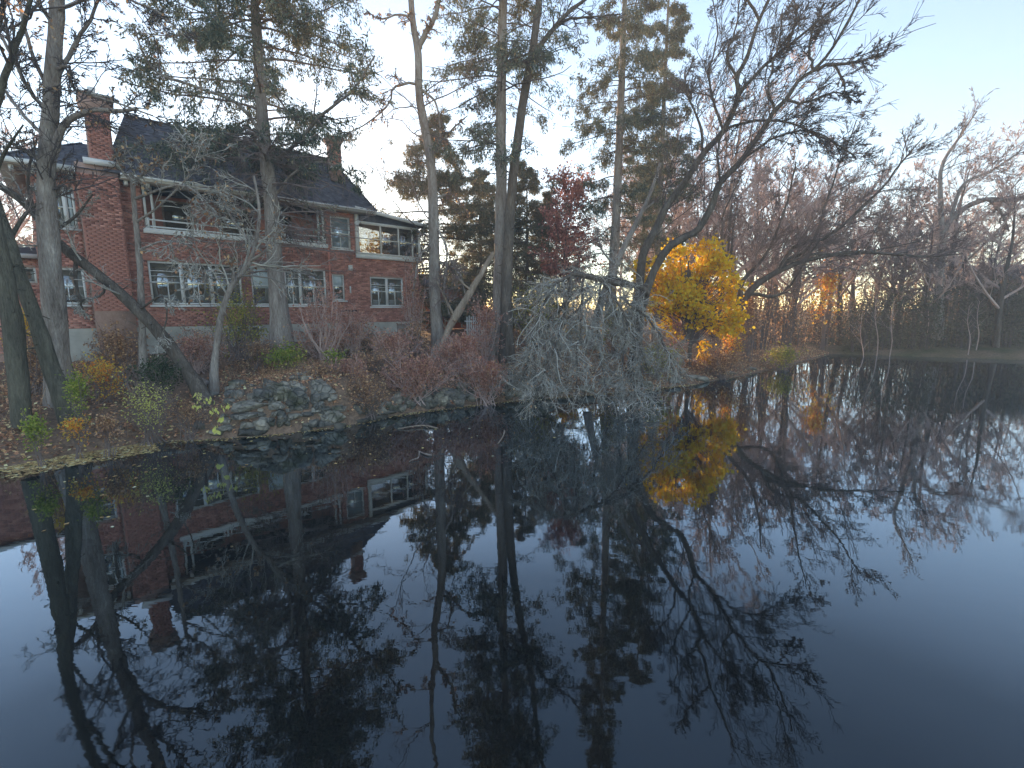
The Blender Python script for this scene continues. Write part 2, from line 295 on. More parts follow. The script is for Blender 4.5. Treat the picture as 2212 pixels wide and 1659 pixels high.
class Acc:                              # accumulates quads
    def __init__(s): s.V = []; s.F = []; s.n = 0
    def add(s, VF):
        V, F = VF
        if len(V): s.V.append(V); s.F.append(F + s.n); s.n += len(V)
        return s
    def me(s, name, mat, origin, smooth=False):
        return mesh_np(name, np.concatenate(s.V) - np.asarray(origin), np.concatenate(s.F), mat, smooth)
def grow(P, R, n, length, ang, K, trop=(0, 0, 0), wig=.12, tr=(.15, 1.0), rf=.5, rmin=.004, rng=RNG, fall=.55, rel=True, taper=.35, flat=0.0, rmax=9.0):
    N, Kp, _ = P.shape; idx = np.repeat(np.arange(N), n); M = len(idx)
    if M == 0: return np.zeros((0, K, 3)), np.zeros((0, K))
    t = rng.uniform(tr[0], tr[1], M); x = t * (Kp - 1) * .9999; i = x.astype(int); f = (x - i)[:, None]
    pos = P[idx, i] * (1 - f) + P[idx, i + 1] * f; tan = nrm(P[idx, i + 1] - P[idx, i])
    r = R[idx, i] * (1 - f[:, 0]) + R[idx, i + 1] * f[:, 0]
    L = (np.linalg.norm(np.diff(P, axis=1), axis=2).sum(1)[idx] if rel else 1.0) * length * (1 - fall * t) * rng.uniform(.55, 1.25, M)
    v = rng.normal(size=(M, 3)); v[:, 2] *= (1 - flat); v = nrm(v - (v * tan).sum(1, keepdims=True) * tan); a = np.radians(rng.uniform(ang[0], ang[1], M))[:, None]
    d = nrm(np.cos(a) * tan + np.sin(a) * v); trop = np.asarray(trop, float)
    out = np.empty((M, K, 3)); out[:, 0] = pos; st = (L / (K - 1))[:, None]
    for k in range(1, K):
        d = nrm(d + trop + wig * rng.normal(size=(M, 3))); out[:, k] = out[:, k - 1] + d * st
    r0 = np.clip(r * rf, rmin, max(rmax, rmin)); Rr = np.maximum(r0[:, None] * np.linspace(1, taper, K)[None, :], rmin * .8)
    return out, Rr
def leaves(P, n, size, rng=RNG, spread=.08, tr=(.2, 1.0), droop=.3, aspect=.62, along=0.0, hang=0.0, tri=False):
    N, K, _ = P.shape; idx = np.repeat(np.arange(N), n); M = len(idx)
    if M == 0: return np.zeros((0, 3)), np.zeros((0, 4), int)
    t = rng.uniform(tr[0], tr[1], M) * (K - 1) * .9999; i = t.astype(int); f = (t - i)[:, None]
    c = P[idx, i] * (1 - f) + P[idx, i + 1] * f + rng.normal(size=(M, 3)) * spread
    tan = nrm(P[idx, i + 1] - P[idx, i])
    a = nrm(rng.normal(size=(M, 3)) + tan * along + np.array([0, 0, -droop - hang])); b = nrm(np.cross(a, rng.normal(size=(M, 3))))
    s = (size * rng.uniform(.6, 1.3, M))[:, None]; w = aspect * .5
    nn = np.cross(a, b) * s * .08
    if tri:
        V = np.stack([c - b * s * w * .75, c + a * s, c + a * s * .35 + b * s * w * 1.5], 1).reshape(-1, 3); return V, np.arange(M * 3).reshape(M, 3)
    V = np.stack([c, c + a * s * .5 + b * s * w + nn, c + a * s, c + a * s * .5 - b * s * w + nn], 1).reshape(-1, 3)
    return V, np.arange(M * 4).reshape(M, 4)
def limb(pts, d0, d1, K=16, jitter=.0, rng=RNG, pw=1.0):
    """pts: (u, v, Y) of the photograph; d0, d1 the limb's width in its pixels"""
    P = catmull([at(*p) for p in pts], K)
    if jitter: P[1:-1] += rng.normal(size=(K - 2, 3)) * jitter
    Y = np.mean([p[2] for p in pts]); q = np.linspace(0, 1, K) ** pw
    return P, (px(d0, Y) * (1 - q) + px(d1, Y) * q) / 2
def tube1(PR, S=10):
    return tubes(PR[0][None], PR[1][None], S)
def lumpy(PR, S, amp=.06, seed=0):      # trunk with an uneven outline
    V, F = tube1(PR, S); r = np.repeat(PR[1], S); c = np.repeat(PR[0], S, axis=0); q = np.random.default_rng(seed)
    k = len(PR[1]); per = 1 + amp * q.normal(size=(k, S)); per = (per + np.roll(per, 1, 1)) / 2
    return c + (V - c) * per.reshape(-1, 1), F
def flare(PR, f=.5, n=3):
    R = PR[1].copy()
    for k in range(n): R[k] *= 1 + f * (1 - k / n) ** 2
    return PR[0], R
def tree(name, label, cat, trunks, limbs=(), crown=None, foliage=None, bark=BARK, twig=TWIG, leafm=None, group=None, S=10, crown_name='crown', lump=.08):
    """trunks/limbs: list of (P,R); crown: list of (P,R,S) batches; foliage: list of (V,F)"""
    base = trunks[0][0][0].copy()
    root = empty(name, base, label, cat, group)
    a = Acc()
    for k, t in enumerate(trunks):
        t = (t[0].copy(), t[1]); t[0][0] = t[0][0] - nrm(t[0][1] - t[0][0]) * .35 - np.array([0, 0, .25])
        a.add(lumpy(t, S, lump, k))
        if t[1][0] > .12:
            q = np.random.default_rng(len(t[0]) + k); sP, sR = grow(t[0][None], t[1][None], 26, .42, (55, 95), 4, (0, 0, -.05), .2, (.12, .8), .16, .012, q, rel=False, rmax=.028); a.add(tubes(sP, sR, 4))
    obj('trunk', a.me('trunk', bark, base, True), root)
    for t in limbs: obj('limb', Acc().add(lumpy(t, 7, .05, 3)).me('limb', bark, base, True), root)
    if crown:
        a = Acc()
        for P, R, s in crown: a.add(tubes(P, R, s))
        obj(crown_name, a.me(crown_name, twig, base), root)
    if foliage:
        a = Acc()
        for vf in foliage: a.add(vf)
        obj('foliage', a.me('foliage', leafm, base), root)
    return root
def stack(*prs, K=16):
    return np.stack([p[0] for p in prs]), np.stack([p[1] for p in prs])
def copy_thing(o, loc, rz=0.0, sc=1.0, label=None, group=None):
    c = o.copy(); COL.objects.link(c); c.location = loc; c.rotation_euler = (0, 0, rz); c.scale = (sc, sc, sc)
    if label: c['label'] = label
    if group: c['group'] = group
    for ch in list(o.children):
        d = ch.copy(); COL.objects.link(d); d.parent = c
        for g in list(ch.children):
            e = g.copy(); COL.objects.link(e); e.parent = d
    return c

# ------------------------------------------------------------------ the brick house (local x along the facade, -y towards the pond)
HO = (-16.53, 16.85, 0.0); HRZ = math.atan2(.683, .7306)
house = empty('brick_house', HO, 'large two-storey red brick house with dark roof, two tall chimneys and white windows', 'house', rz=HRZ)
def wall_sheet(s0, s1, z0, z1, openings, y=0.0, depth=.18, mb=None):
    mb = mb or MB()
    xs = sorted({s0, s1, *[min(max(o[0], s0), s1) for o in openings], *[min(max(o[1], s0), s1) for o in openings]})
    zs = sorted({z0, z1, *[min(max(o[2], z0), z1) for o in openings], *[min(max(o[3], z0), z1) for o in openings]})
    for a, b in zip(xs[:-1], xs[1:]):
        for c, d in zip(zs[:-1], zs[1:]):
            mx, mz = (a + b) / 2, (c + d) / 2
            if any(o[0] < mx < o[1] and o[2] < mz < o[3] for o in openings): continue
            mb.quad((a, y, c), (b, y, c), (b, y, d), (a, y, d))
    for o in openings:
        a, b, c, d = o[:4]
        mb.quad((a, y, c), (a, y, d), (a, y + depth, d), (a, y + depth, c)); mb.quad((b, y, c), (b, y + depth, c), (b, y + depth, d), (b, y, d))
        mb.quad((a, y, d), (b, y, d), (b, y + depth, d), (a, y + depth, d)); mb.quad((a, y, c), (a, y + depth, c), (b, y + depth, c), (b, y, c))
    return mb
def bricks(mb, s0, s1, z0, z1, openings=(), y=0.0, axis='x', skip=lambda x, z: False, rng=RNG, L=.225, H=.076):
    nz = int((z1 - z0) / H); out = []
    for j in range(nz):
        z = z0 + j * H + .005; x = s0 - (L / 2 if j % 2 else 0)
        while x < s1:
            a, b = max(x + .006, s0), min(x + L - .006, s1)
            segs = [(a, b)]
            for o in openings:
                if o[2] - .01 < z + H - .01 and z < o[3] + .01:
                    ns = []
                    for p, q in segs:
                        if q <= o[0] or p >= o[1]: ns.append((p, q)); continue
                        if p < o[0]: ns.append((p, o[0]))
                        if q > o[1]: ns.append((o[1], q))
                    segs = ns
            for p, q in segs:
                if q - p > .03 and not skip((p + q) / 2, z): out.append((p, q, z, z + H - .010, rng.uniform(.008, .014)))
            x += L
    for p, q, za, zb, d in out:
        if axis == 'x': mb.box(p, q, y - d, y + .003, za, zb)
        else: mb.box(y - .003, y + d, p, q, za, zb)       # faces +x, p..q along y
    return mb
OPEN = [(.28, 1.27, 6.23, 7.62), (.28, 1.25, 3.54, 4.82), (3.15, 6.4, 3.54, 5.23), (6.78, 7.6, 3.54, 5.22), (8.2, 10.12, 3.54, 5.24),
        (10.44, 11.05, 3.8, 5.05), (12.45, 14.4, 3.5, 5.02), (10.5, 11.5, 6.33, 7.85)]
VER = (3.2, 10.25, 6.45, 8.05)
w = wall_sheet(.1, 11.74, 2.66, 8.12, OPEN + [VER]); wall_sheet(11.74, 15.4, 2.66, 6.02, OPEN, mb=w)
w.quad((.1, 0, 2.66), (.1, 0, 8.12), (.1, 8, 8.12), (.1, 8, 2.66)); w.quad((15.4, 0, 2.66), (15.4, 8, 2.66), (15.4, 8, 6.02), (15.4, 0, 6.02))
w.quad((11.74, .0, 6.02), (11.74, 8, 6.02), (11.74, 8, 8.12), (11.74, 0, 8.12)); w.quad((.1, 8, 1.), (.1, 8, 8.12), (15.4, 8, 8.12), (15.4, 8, 1.))
w.build('wall', MORTAR, house)
bk = bricks(MB(), .1, 11.74, 2.66, 8.12, OPEN + [VER, (1.36, 2.56, 2, 9)]); bricks(bk, 11.74, 15.4, 2.66, 6.0, OPEN)
tag(bk.build('brick_facing', BRICK, house), kind='stuff')
fd = wall_sheet(.1, 15.4, .4, 2.655, [(6.03, 7.0, 1.86, 2.6), (10.72, 11.2, 2.0, 2.56), (13.9, 14.62, 1.4, 2.52)], y=-.03, depth=.25)
fd.quad((.1, -.03, 2.655), (15.4, -.03, 2.655), (15.4, .02, 2.655), (.1, .02, 2.655)); fd.quad((15.4, -.03, .4), (15.4, 8, .4), (15.4, 8, 2.655), (15.4, -.03, 2.655))
fd.build('foundation', CONC, house)
# veranda recess
v = MB(); a, b, c, d = VER
v.quad((a, 1.7, c), (b, 1.7, c), (b, 1.7, d), (a, 1.7, d)); v.quad((a, .18, c), (a, .18, d), (a, 1.7, d), (a, 1.7, c)); v.quad((b, .18, c), (b, 1.7, c), (b, 1.7, d), (b, .18, d))
v.build('veranda_wall', BRICK, house)
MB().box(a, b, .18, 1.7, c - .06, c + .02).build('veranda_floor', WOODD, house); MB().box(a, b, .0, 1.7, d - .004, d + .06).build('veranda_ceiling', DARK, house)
MB().box(a - .06, b + .06, -.09, .16, 6.27, 6.47).build('veranda_ledge', WHITE, house, bevel=.015)
rl = MB().bar((a + .1, .02, 6.80), (b - .1, .02, 6.80), .055).bar((a + .1, .02, 6.545), (b - .1, .02, 6.545), .06).build('railing', WHITE, house)
for s in (3.33, 4.95, 6.65, 8.35, 10.08):
    for q in (-.14, 0, .14):
        MB().bar((s + q, .02, 6.46), (s + q, .02, 6.86 if q == 0 else 6.79), .07 if q == 0 else .035).build('baluster', WHITE, rl)
for s in (3.28, 3.52, 9.93, 10.16): MB().box(s - .04, s + .04, .03, .11, 6.475, 8.04).build('veranda_post', WHITE, house)
for s0, s1 in ((4.1, 5.0), (6.2, 7.5), (8.4, 9.2)):
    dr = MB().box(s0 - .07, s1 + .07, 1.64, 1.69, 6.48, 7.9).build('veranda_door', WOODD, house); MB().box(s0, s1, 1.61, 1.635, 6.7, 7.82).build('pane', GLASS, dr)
# windows
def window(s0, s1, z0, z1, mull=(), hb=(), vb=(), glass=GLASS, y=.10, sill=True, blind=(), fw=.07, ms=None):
    m = MB(); f = fw
    m.box(s0, s0 + f, y - .06, y + .04, z0, z1); m.box(s1 - f, s1, y - .06, y + .04, z0, z1)
    m.box(s0 + f, s1 - f, y - .06, y + .04, z1 - f, z1); m.box(s0 + f, s1 - f, y - .06, y + .04, z0, z0 + f)
    ed = [s0 + f]
    for q in mull: m.box(q - (ms or .065), q + (ms or .065), y - .065, y + .035, z0 + f, z1 - f); ed += [q - (ms or .065), q + (ms or .065)]
    ed.append(s1 - f); pairs = list(zip(ed[0::2], ed[1::2]))
    for p, q in pairs:
        for hz, th in hb: m.box(p, q, y - .045, y + .02, hz - th / 2, hz + th / 2)
        for k, za, zb in vb: m.box(p + (q - p) * k - .016, p + (q - p) * k + .016, y - .04, y + .018, za, zb)
    o = m.build('window', WHITE, house)
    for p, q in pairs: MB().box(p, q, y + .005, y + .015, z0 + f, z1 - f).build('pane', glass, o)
    for k, fr in blind:
        p, q = pairs[k]; MB().box(p + .03, q - .03, y - .004, y + .003, z1 - f - (z1 - z0 - 2 * f) * fr, z1 - f).build('blind', BLIND, o)
    if sill: MB().hexa([(s0 - .08, -.11, z0 - .09), (s1 + .08, -.11, z0 - .09), (s1 + .08, y, z0 - .09), (s0 - .08, y, z0 - .09), (s0 - .08, -.11, z0 - .035), (s1 + .08, -.11, z0 - .035), (s1 + .08, y, z0 + .004), (s0 - .08, y, z0 + .004)]).build('sill', WHITE, o)
    return o
window(.28, 1.27, 6.23, 7.62, (.62, 1.0), [(6.93, .05)], blind=[(0, .98), (2, .98)])
window(.28, 1.25, 3.54, 4.82, (), [(4.18, .05)], [(.5, 3.6, 4.15)])
window(3.15, 6.4, 3.54, 5.23, (4.22, 5.25), [(4.42, .055), (4.86, .03), (4.66, .025)], [(.55, 3.6, 4.4)])
window(6.78, 7.6, 3.54, 5.22, (), [(4.4, .05)], blind=[(0, .55)])
window(8.2, 10.12, 3.54, 5.24, (8.9,), [(4.42, .05), (4.78, .025)], [(.5, 3.6, 4.4)])
window(10.44, 11.05, 3.8, 5.05, (), [(4.5, .05)], blind=[(0, .4)], fw=.06)
window(12.45, 14.4, 3.5, 5.02, (13.42,), [(4.28, .05), (4.62, .028), (4.5, .02)], [(.5, 3.55, 4.25)])
window(10.5, 11.5, 6.33, 7.85, (), [(7.05, .06)], [(.5, 6.4, 7.02)], glass=GLASSW)
bw = MB(); 
for s0, s1, z0, z1, m_ in ((6.03, 7.0, 1.86, 2.6, 6.52), (10.72, 11.2, 2.0, 2.56, None)):
    window(s0, s1, z0, z1, (m_,) if m_ else (), [((z0 + z1) / 2, .025)], y=.06, sill=False, fw=.055, ms=.035)
dr = MB().box(13.9, 14.62, .12, .17, 1.4, 2.52).build('cellar_door', WOODD, house); MB().box(14.5, 14.55, .08, .12, 1.95, 2.05).build('handle', METAL, dr)
# sunroom: glazed on the pond side and on the far side, so the sunset shows through
sr = MB().box(11.7, 15.5, -.16, -.06, 5.93, 6.16); sr.box(11.66, 15.54, -.22, -.06, 6.16, 6.21); sr.box(11.72, 11.9, -.15, -.02, 6.21, 8.2); sr.box(15.38, 15.5, -.15, -.02, 6.21, 7.62); sr.box(11.9, 15.38, -.14, -.03, 7.62, 7.76)
sr.box(15.38, 15.5, -.02, 3.0, 5.93, 6.2); sr.box(15.4, 15.5, 2.9, 3.0, 6.2, 7.6); sr.box(15.4, 15.5, -.02, 3.0, 7.6, 7.72)
sr = sr.build('sunroom_frame', WHITE, house)
for s in (13.1, 14.15, 15.0): MB().box(s - .035, s + .035, -.135, -.04, 6.21, 7.62).build('mullion', WHITE, sr)
MB().box(11.9, 15.38, -.125, -.06, 6.9, 6.94).build('glazing_bar', WHITE, sr)
e = [11.9, 13.065, 13.135, 14.115, 14.185, 14.965, 15.035, 15.38]
for p, q in zip(e[0::2], e[1::2]): MB().box(p, q, -.085, -.075, 6.21, 7.62).build('pane', CLEAR, sr)
MB().box(15.44, 15.45, -.02, 2.9, 6.2, 7.6).build('pane', CLEAR, sr)
MB().hexa([(11.9, -.1, 7.765), (15.4, -.1, 7.765), (15.4, -.05, 7.765), (11.9, -.05, 7.765), (11.9, -.1, 8.22), (15.4, -.1, 7.84), (15.4, -.05, 7.84), (11.9, -.05, 8.22)]).build('sunroom_gable_panel', SHING, house)
MB().hexa([(11.6, -.45, 8.27), (15.75, -.45, 7.84), (15.75, 3.3, 7.84), (11.6, 3.3, 8.27), (11.6, -.45, 8.36), (15.75, -.45, 7.93), (15.75, 3.3, 7.93), (11.6, 3.3, 8.36)]).build('sunroom_roof', SHING, house)
MB().hexa([(11.6, -.5, 8.22), (15.78, -.5, 7.79), (15.78, -.452, 7.79), (11.6, -.452, 8.22), (11.6, -.5, 8.38), (15.78, -.5, 7.95), (15.78, -.452, 7.95), (11.6, -.452, 8.38)]).build('sunroom_fascia', WHITE, house)
MB().box(11.75, 15.4, .0, 3.2, 5.9, 5.99).build('sunroom_floor', WOODD, house)
MB().box(12.0, 12.9, 2.6, 2.9, 6.0, 7.3).build('sunroom_reflection_brick', BRICK, house)  # brick block added inside to imitate a chimney's reflection in the panes
# roof: steep front slope, hipped ends
EV0, EV1, RD0, RD1, YE, YR, ZE, ZR = 2.15, 12.75, 3.1, 11.3, -.5, 1.3, 8.27, 10.83
r = MB()
r.quad((EV0, YE, ZE), (EV1, YE, ZE), (RD1, YR, ZR), (RD0, YR, ZR)); r.quad((RD0, YR, ZR), (RD1, YR, ZR), (RD1, 6.5, ZR + .05), (RD0, 6.5, ZR + .05))
r.quad((EV1, YE, ZE), (EV1, 8.4, ZE), (RD1, 6.5, ZR + .05), (RD1, YR, ZR)); r.quad((EV0, 8.4, ZE), (EV0, YE, ZE), (RD0, YR, ZR), (RD0, 6.5, ZR + .05)); r.quad((EV1, 8.4, ZE), (EV0, 8.4, ZE), (RD0, 6.5, ZR + .05), (RD1, 6.5, ZR + .05))
LZ = 9.72                                # lower hipped roof of the left wing
r.quad((-.5, YE, ZE - .03), (3.2, YE, ZE - .03), (3.2, 2.2, LZ), (1.75, 2.2, LZ)); r.quad((-.5, 6, ZE - .03), (-.5, YE, ZE - .03), (1.75, 2.2, LZ), (1.75, 4, LZ)); r.quad((1.75, 2.2, LZ), (3.2, 2.2, LZ), (3.2, 4, LZ), (1.75, 4, LZ))
roof = r.build('roof', SHING, house)
sg = MB(); rg = np.random.default_rng(3)
def course(e0, e1, r0, r1, n, L=.3):
    e0, e1, r0, r1 = map(np.array, (e0, e1, r0, r1)); nn = np.cross(e1 - e0, r0 - e0); nn = nn / np.linalg.norm(nn)
    for j in range(n):
        a, b = e0 + (r0 - e0) * (j / n), e1 + (r1 - e1) * (j / n); c, d = e0 + (r0 - e0) * ((j + 1.15) / n), e1 + (r1 - e1) * ((j + 1.15) / n)
        k = max(1, int(np.linalg.norm(b - a) / L)); off = .5 if j % 2 else 0
        for i in range(k + 1):
            p, q = np.clip((i - off) / k, 0, 1), np.clip((i + 1 - off) / k - .012, 0, 1)
            if q - p < .004: continue
            h = nn * rg.uniform(.014, .026); lo = nn * .004
            A, B, Cc, Dd = a + (b - a) * p, a + (b - a) * q, c + (d - c) * q, c + (d - c) * p
            sg.quad(A + h, B + h, Cc + lo, Dd + lo); sg.quad(A + lo * .2, B + lo * .2, B + h, A + h)
course((EV0, YE, ZE), (EV1, YE, ZE), (RD0, YR, ZR), (RD1, YR, ZR), 21); course((EV1, YE, ZE), (EV1, 8.4, ZE), (RD1, YR, ZR), (RD1, 6.5, ZR), 21)
course((-.5, YE, ZE - .03), (3.2, YE, ZE - .03), (1.75, 2.2, LZ), (3.2, 2.2, LZ), 17)
tag(sg.build('shingle', SHING, roof), kind='stuff')
MB().bar((RD0, YR, ZR + .02), (RD1, YR, ZR + .02), .16, .05).bar((EV1, YE, ZE + .02), (RD1, YR, ZR + .02), .12, .05).bar((-.5, YE, ZE), (1.75, 2.2, LZ + .02), .12, .05).build('ridge_cap', SHING, roof)
fa = MB().box(-.55, 1.35, -.56, -.505, 8.1, 8.26).box(2.6, 12.6, -.56, -.505, 8.1, 8.26); fa.box(2.6, 12.6, -.64, -.565, 8.17, 8.25).box(-.55, -.505, -.5, 6, 8.1, 8.26).build('gutter', WHITE, house)
MB().box(-.5, 1.38, -.5, .0, 8.06, 8.1).box(2.58, 12.7, -.5, .0, 8.06, 8.1).box(-.5, .1, .004, 6, 8.06, 8.1).build('soffit', WOODD, house)
for s in (-.2, .3, .8, 1.25, 2.75, 3.4): MB().box(s - .06, s + .06, -.38, -.02, 7.9, 8.055).build('eave_bracket', WHITE, house)
# chimneys
def stackprism(mb, lv):                  # levels (s0,s1,y0,y1,z)
    for p, q in zip(lv[:-1], lv[1:]):
        mb.hexa([(p[0], p[2], p[4]), (p[1], p[2], p[4]), (p[1], p[3], p[4]), (p[0], p[3], p[4]), (q[0], q[2], q[4]), (q[1], q[2], q[4]), (q[1], q[3], q[4]), (q[0], q[3], q[4])])
    return mb
ch = stackprism(MB(), [(1.38, 2.54, -.45, -.005, .5), (1.38, 2.54, -.45, -.005, 8.45)]); stackprism(ch, [(1.80, 2.46, -.44, .45, 8.2), (1.86, 2.52, -.44, .45, 10.2), (1.72, 2.66, -.55, .55, 10.62), (1.72, 2.66, -.55, .55, 10.72)])
ch = ch.build('chimney', MORTAR, house)
MB().box(1.62, 2.62, -.56, -.38, 8.42, 8.62).build('flashing', METAL, ch)
MB().hexa([(1.68, -.6, 10.74), (2.7, -.6, 10.74), (2.7, .6, 10.74), (1.68, .6, 10.74), (1.74, -.52, 10.84), (2.64, -.52, 10.84), (2.64, .52, 10.84), (1.74, .52, 10.84)]).build('chimney_cap', CONC, ch)
pt = Acc().add(tubes(np.array([[[2.13, -.05, z] for z in (10.85, 10.95, 11.12, 11.14)]]), np.array([[.09, .09, .13, .05]]), 12)); obj('chimney_pot', pt.me('chimney_pot', METAL, (0, 0, 0), True), ch)
bme = MB().box(-.105, .105, -.013, .004, -.0325, .0325); bme = mesh_np('brick', bme.v, bme.f, BRICK)
def brick_rows(parent, s0f, y, z0, z1, wd, cap, lean=0.0, rng=RNG):
    k = 0; j = 0; z = z0
    while z < z1:
        s0 = s0f(z); n = int(round(wd / .22)); L = wd / n
        for i in range(n + (j % 2)):
            x0 = s0 + (i - (.5 if j % 2 else 0)) * L; a, b = max(x0, s0) + .005, min(x0 + L, s0 + wd) - .005
            if b - a < .04: continue
            if k < cap:
                o = bpy.data.objects.new('brick', bme); COL.objects.link(o); o.parent = parent; o.location = ((a + b) / 2, y - rng.uniform(0, .004), z + .0325); o.scale = ((b - a) / .21, 1, 1)
            else: rest.box(a, b, y - rng.uniform(.008, .014), y + .003, z, z + .065)
            k += 1
        z += .075; j += 1
rest = MB()
brick_rows(ch, lambda z: 1.80 + .06 * (z - 8.2) / 2, -.44, 8.66, 10.2, .66, 84)
brick_rows(ch, lambda z: 1.38, -.45, 3.3, 8.1, 1.16, 216)
def side_bricks(x, y0, y1, z0, z1, lean=0):
    bricks(rest, y0, y1, z0, z1, y=x, axis='y')
side_bricks(2.54, -.45, -.02, 2.7, 8.1); side_bricks(2.49, -.44, .45, 8.7, 10.15)
brick_rows(ch, lambda z: 1.76 - .04 * (z - 10.3) / .3, -.53, 10.62, 10.70, .86, 0)
tag(rest.build('brick_facing', BRICK, ch), kind='stuff')
c2 = stackprism(MB(), [(10.86, 11.38, .25, .8, 9.6), (10.88, 11.36, .27, .78, 10.9), (10.88, 11.36, .27, .78, 11.25), (10.74, 11.52, .15, .9, 11.52), (10.74, 11.52, .15, .9, 11.62)]).build('chimney', MORTAR, house)
b2 = MB(); bricks(b2, 10.88, 11.36, 10.2, 11.25, y=.262); bricks(b2, .27, .78, 10.0, 11.25, y=11.368, axis='y'); bricks(b2, 10.78, 11.48, 11.53, 11.62, y=.148); bricks(b2, .27, .78, 11.53, 11.62, y=11.522, axis='y')
tag(b2.build('brick_facing', BRICK, c2), kind='stuff'); MB().box(10.8, 11.46, .16, .3, 10.12, 10.22).build('flashing', METAL, c2)
MB().box(4.8, 5.0, 1.5, 1.75, 10.7, 11.05).box(4.77, 5.03, 1.47, 1.78, 11.05, 11.08).build('roof_vent', DARK, house)
# fittings on the wall
MB().box(11.28, 11.5, -.09, -.015, 5.28, 5.54).build('vent_box', WHITE, house, bevel=.012)
dp = Acc().add(tubes(np.array([[[10.31, -.07, z] for z in np.linspace(2.8, 6.3, 8)]]), np.full((1, 8), .045), 8)); obj('downpipe', dp.me('downpipe', PIPE, (0, 0, 0), True), house)
MB().box(11.3, 11.37, -.06, -.015, 4.15, 4.5).build('wall_lamp', WHITE, house)
# low brick side wing at the left corner
sw = wall_sheet(-6.5, .09, 1.0, 5.2, [(-.62, -.02, 4.3, 4.85), (-3.6, -2.8, 3.3, 4.7)], y=1.0); sw.quad((-6.5, 1, 1), (-6.5, 1, 5.2), (-6.5, 6, 5.2), (-6.5, 6, 1))
sw.build('side_wing_wall', MORTAR, house)
tag(bricks(MB(), -6.5, .09, 1.8, 5.2, [(-.62, -.02, 4.3, 4.85), (-3.6, -2.8, 3.3, 4.7)], y=1.0).build('side_wing_brick_facing', BRICK, house), kind='stuff')
MB().hexa([(-6.7, .75, 5.2), (.08, .75, 5.2), (.08, 6, 5.2), (-6.7, 6, 5.2), (-6.7, .75, 5.3), (.08, .75, 5.3), (.08, 3.2, 5.75), (-6.7, 3.2, 5.75)]).build('side_wing_roof', SHING, house)
MB().box(-6.7, .08, .69, .745, 5.15, 5.3).build('side_wing_gutter', WHITE, house)
for s0, s1, z0, z1 in ((-.62, -.02, 4.3, 4.85), (-3.6, -2.8, 3.3, 4.7)):
    o = MB().box(s0, s0 + .06, 1.05, 1.12, z0, z1).box(s1 - .06, s1, 1.05, 1.12, z0, z1).box(s0 + .06, s1 - .06, 1.05, 1.12, z0, z0 + .06).box(s0 + .06, s1 - .06, 1.05, 1.12, z1 - .06, z1).build('window', WHITE, house)
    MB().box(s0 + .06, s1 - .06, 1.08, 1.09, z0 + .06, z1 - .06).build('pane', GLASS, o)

# ------------------------------------------------------------------ garage, fence, far house
g0 = hit(925, 712, 26); gr_ = empty('garage', (at(905, 700, 33)[0], 33, tz(at(905, 700, 33)[0], 33)), 'small red brick garage with white crossed doors behind the right end of the house', 'garage', rz=.35)
gb = wall_sheet(0, 4.4, 0, 2.9, [(.4, 1.9, .05, 1.95), (2.3, 3.8, .05, 1.95), (.15, .9, 2.15, 2.75)], y=0); gb.quad((4.4, 0, 0), (4.4, 5, 0), (4.4, 5, 2.9), (4.4, 0, 2.9)); gb.quad((0, 0, 0), (0, 0, 2.9), (0, 5, 2.9), (0, 5, 0)); gb.build('wall', BRICK, gr_)
MB().hexa([(-.3, -.3, 2.9), (4.7, -.3, 2.9), (4.7, 5.2, 2.9), (-.3, 5.2, 2.9), (-.3, -.3, 3.0), (4.7, -.3, 3.0), (4.7, 2.4, 3.9), (-.3, 2.4, 3.9)]).build('roof', SHING, gr_)
for s0 in (.4, 2.3):
    d_ = MB().box(s0, s0 + 1.5, .08, .12, .05, 1.95).build('garage_door', PIPE, gr_)
    m = MB().box(s0, s0 + 1.5, .04, .075, 1.1, 1.2).box(s0, s0 + 1.5, .04, .075, 1.83, 1.95).box(s0, s0 + .1, .04, .075, .05, 1.1).box(s0 + 1.4, s0 + 1.5, .04, .075, .05, 1.1).box(s0 + .7, s0 + .8, .04, .075, .05, 1.1).box(s0, s0 + .08, .04, .075, 1.2, 1.83).box(s0 + 1.42, s0 + 1.5, .04, .075, 1.2, 1.83)
    m.bar((s0 + .1, .05, .1), (s0 + .7, .05, 1.08), .1, .03).bar((s0 + 1.4, .05, .1), (s0 + .8, .05, 1.08), .1, .03).build('cross_trim', WHITE, d_)
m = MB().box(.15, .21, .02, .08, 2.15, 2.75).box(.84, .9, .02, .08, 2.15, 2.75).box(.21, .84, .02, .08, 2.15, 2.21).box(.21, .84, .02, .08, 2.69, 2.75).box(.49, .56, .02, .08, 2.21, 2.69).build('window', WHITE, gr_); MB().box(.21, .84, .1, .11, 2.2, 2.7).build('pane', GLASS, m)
p0 = hit(1008, 716, 22); p0 = at(1008, 716, 27.5); fz = tz(p0[0], p0[1]); fe = empty('picket_fence', (p0[0], p0[1], fz), 'short run of white picket fence behind the broken leaning snag', 'fence', rz=.5)
for k in range(8):
    MB().hexa([(k*.13, 0, .05), (k*.13+.085, 0, .05), (k*.13+.085, .025, .05), (k*.13, .025, .05), (k*.13+.02, 0, 1.15 + .06*(k%2)), (k*.13+.065, 0, 1.15+.06*(k%2)), (k*.13+.065, .025, 1.15+.06*(k%2)), (k*.13+.02, .025, 1.15+.06*(k%2))]).build('picket', WHITE, fe)
MB().box(-.1, 1.1, .03, .07, .35, .43).box(-.1, 1.1, .03, .07, .85, .93).build('fence_rail', WHITE, fe); MB().box(1.05, 1.15, .075, .16, 0, 1.2).build('fence_post', WHITE, fe)
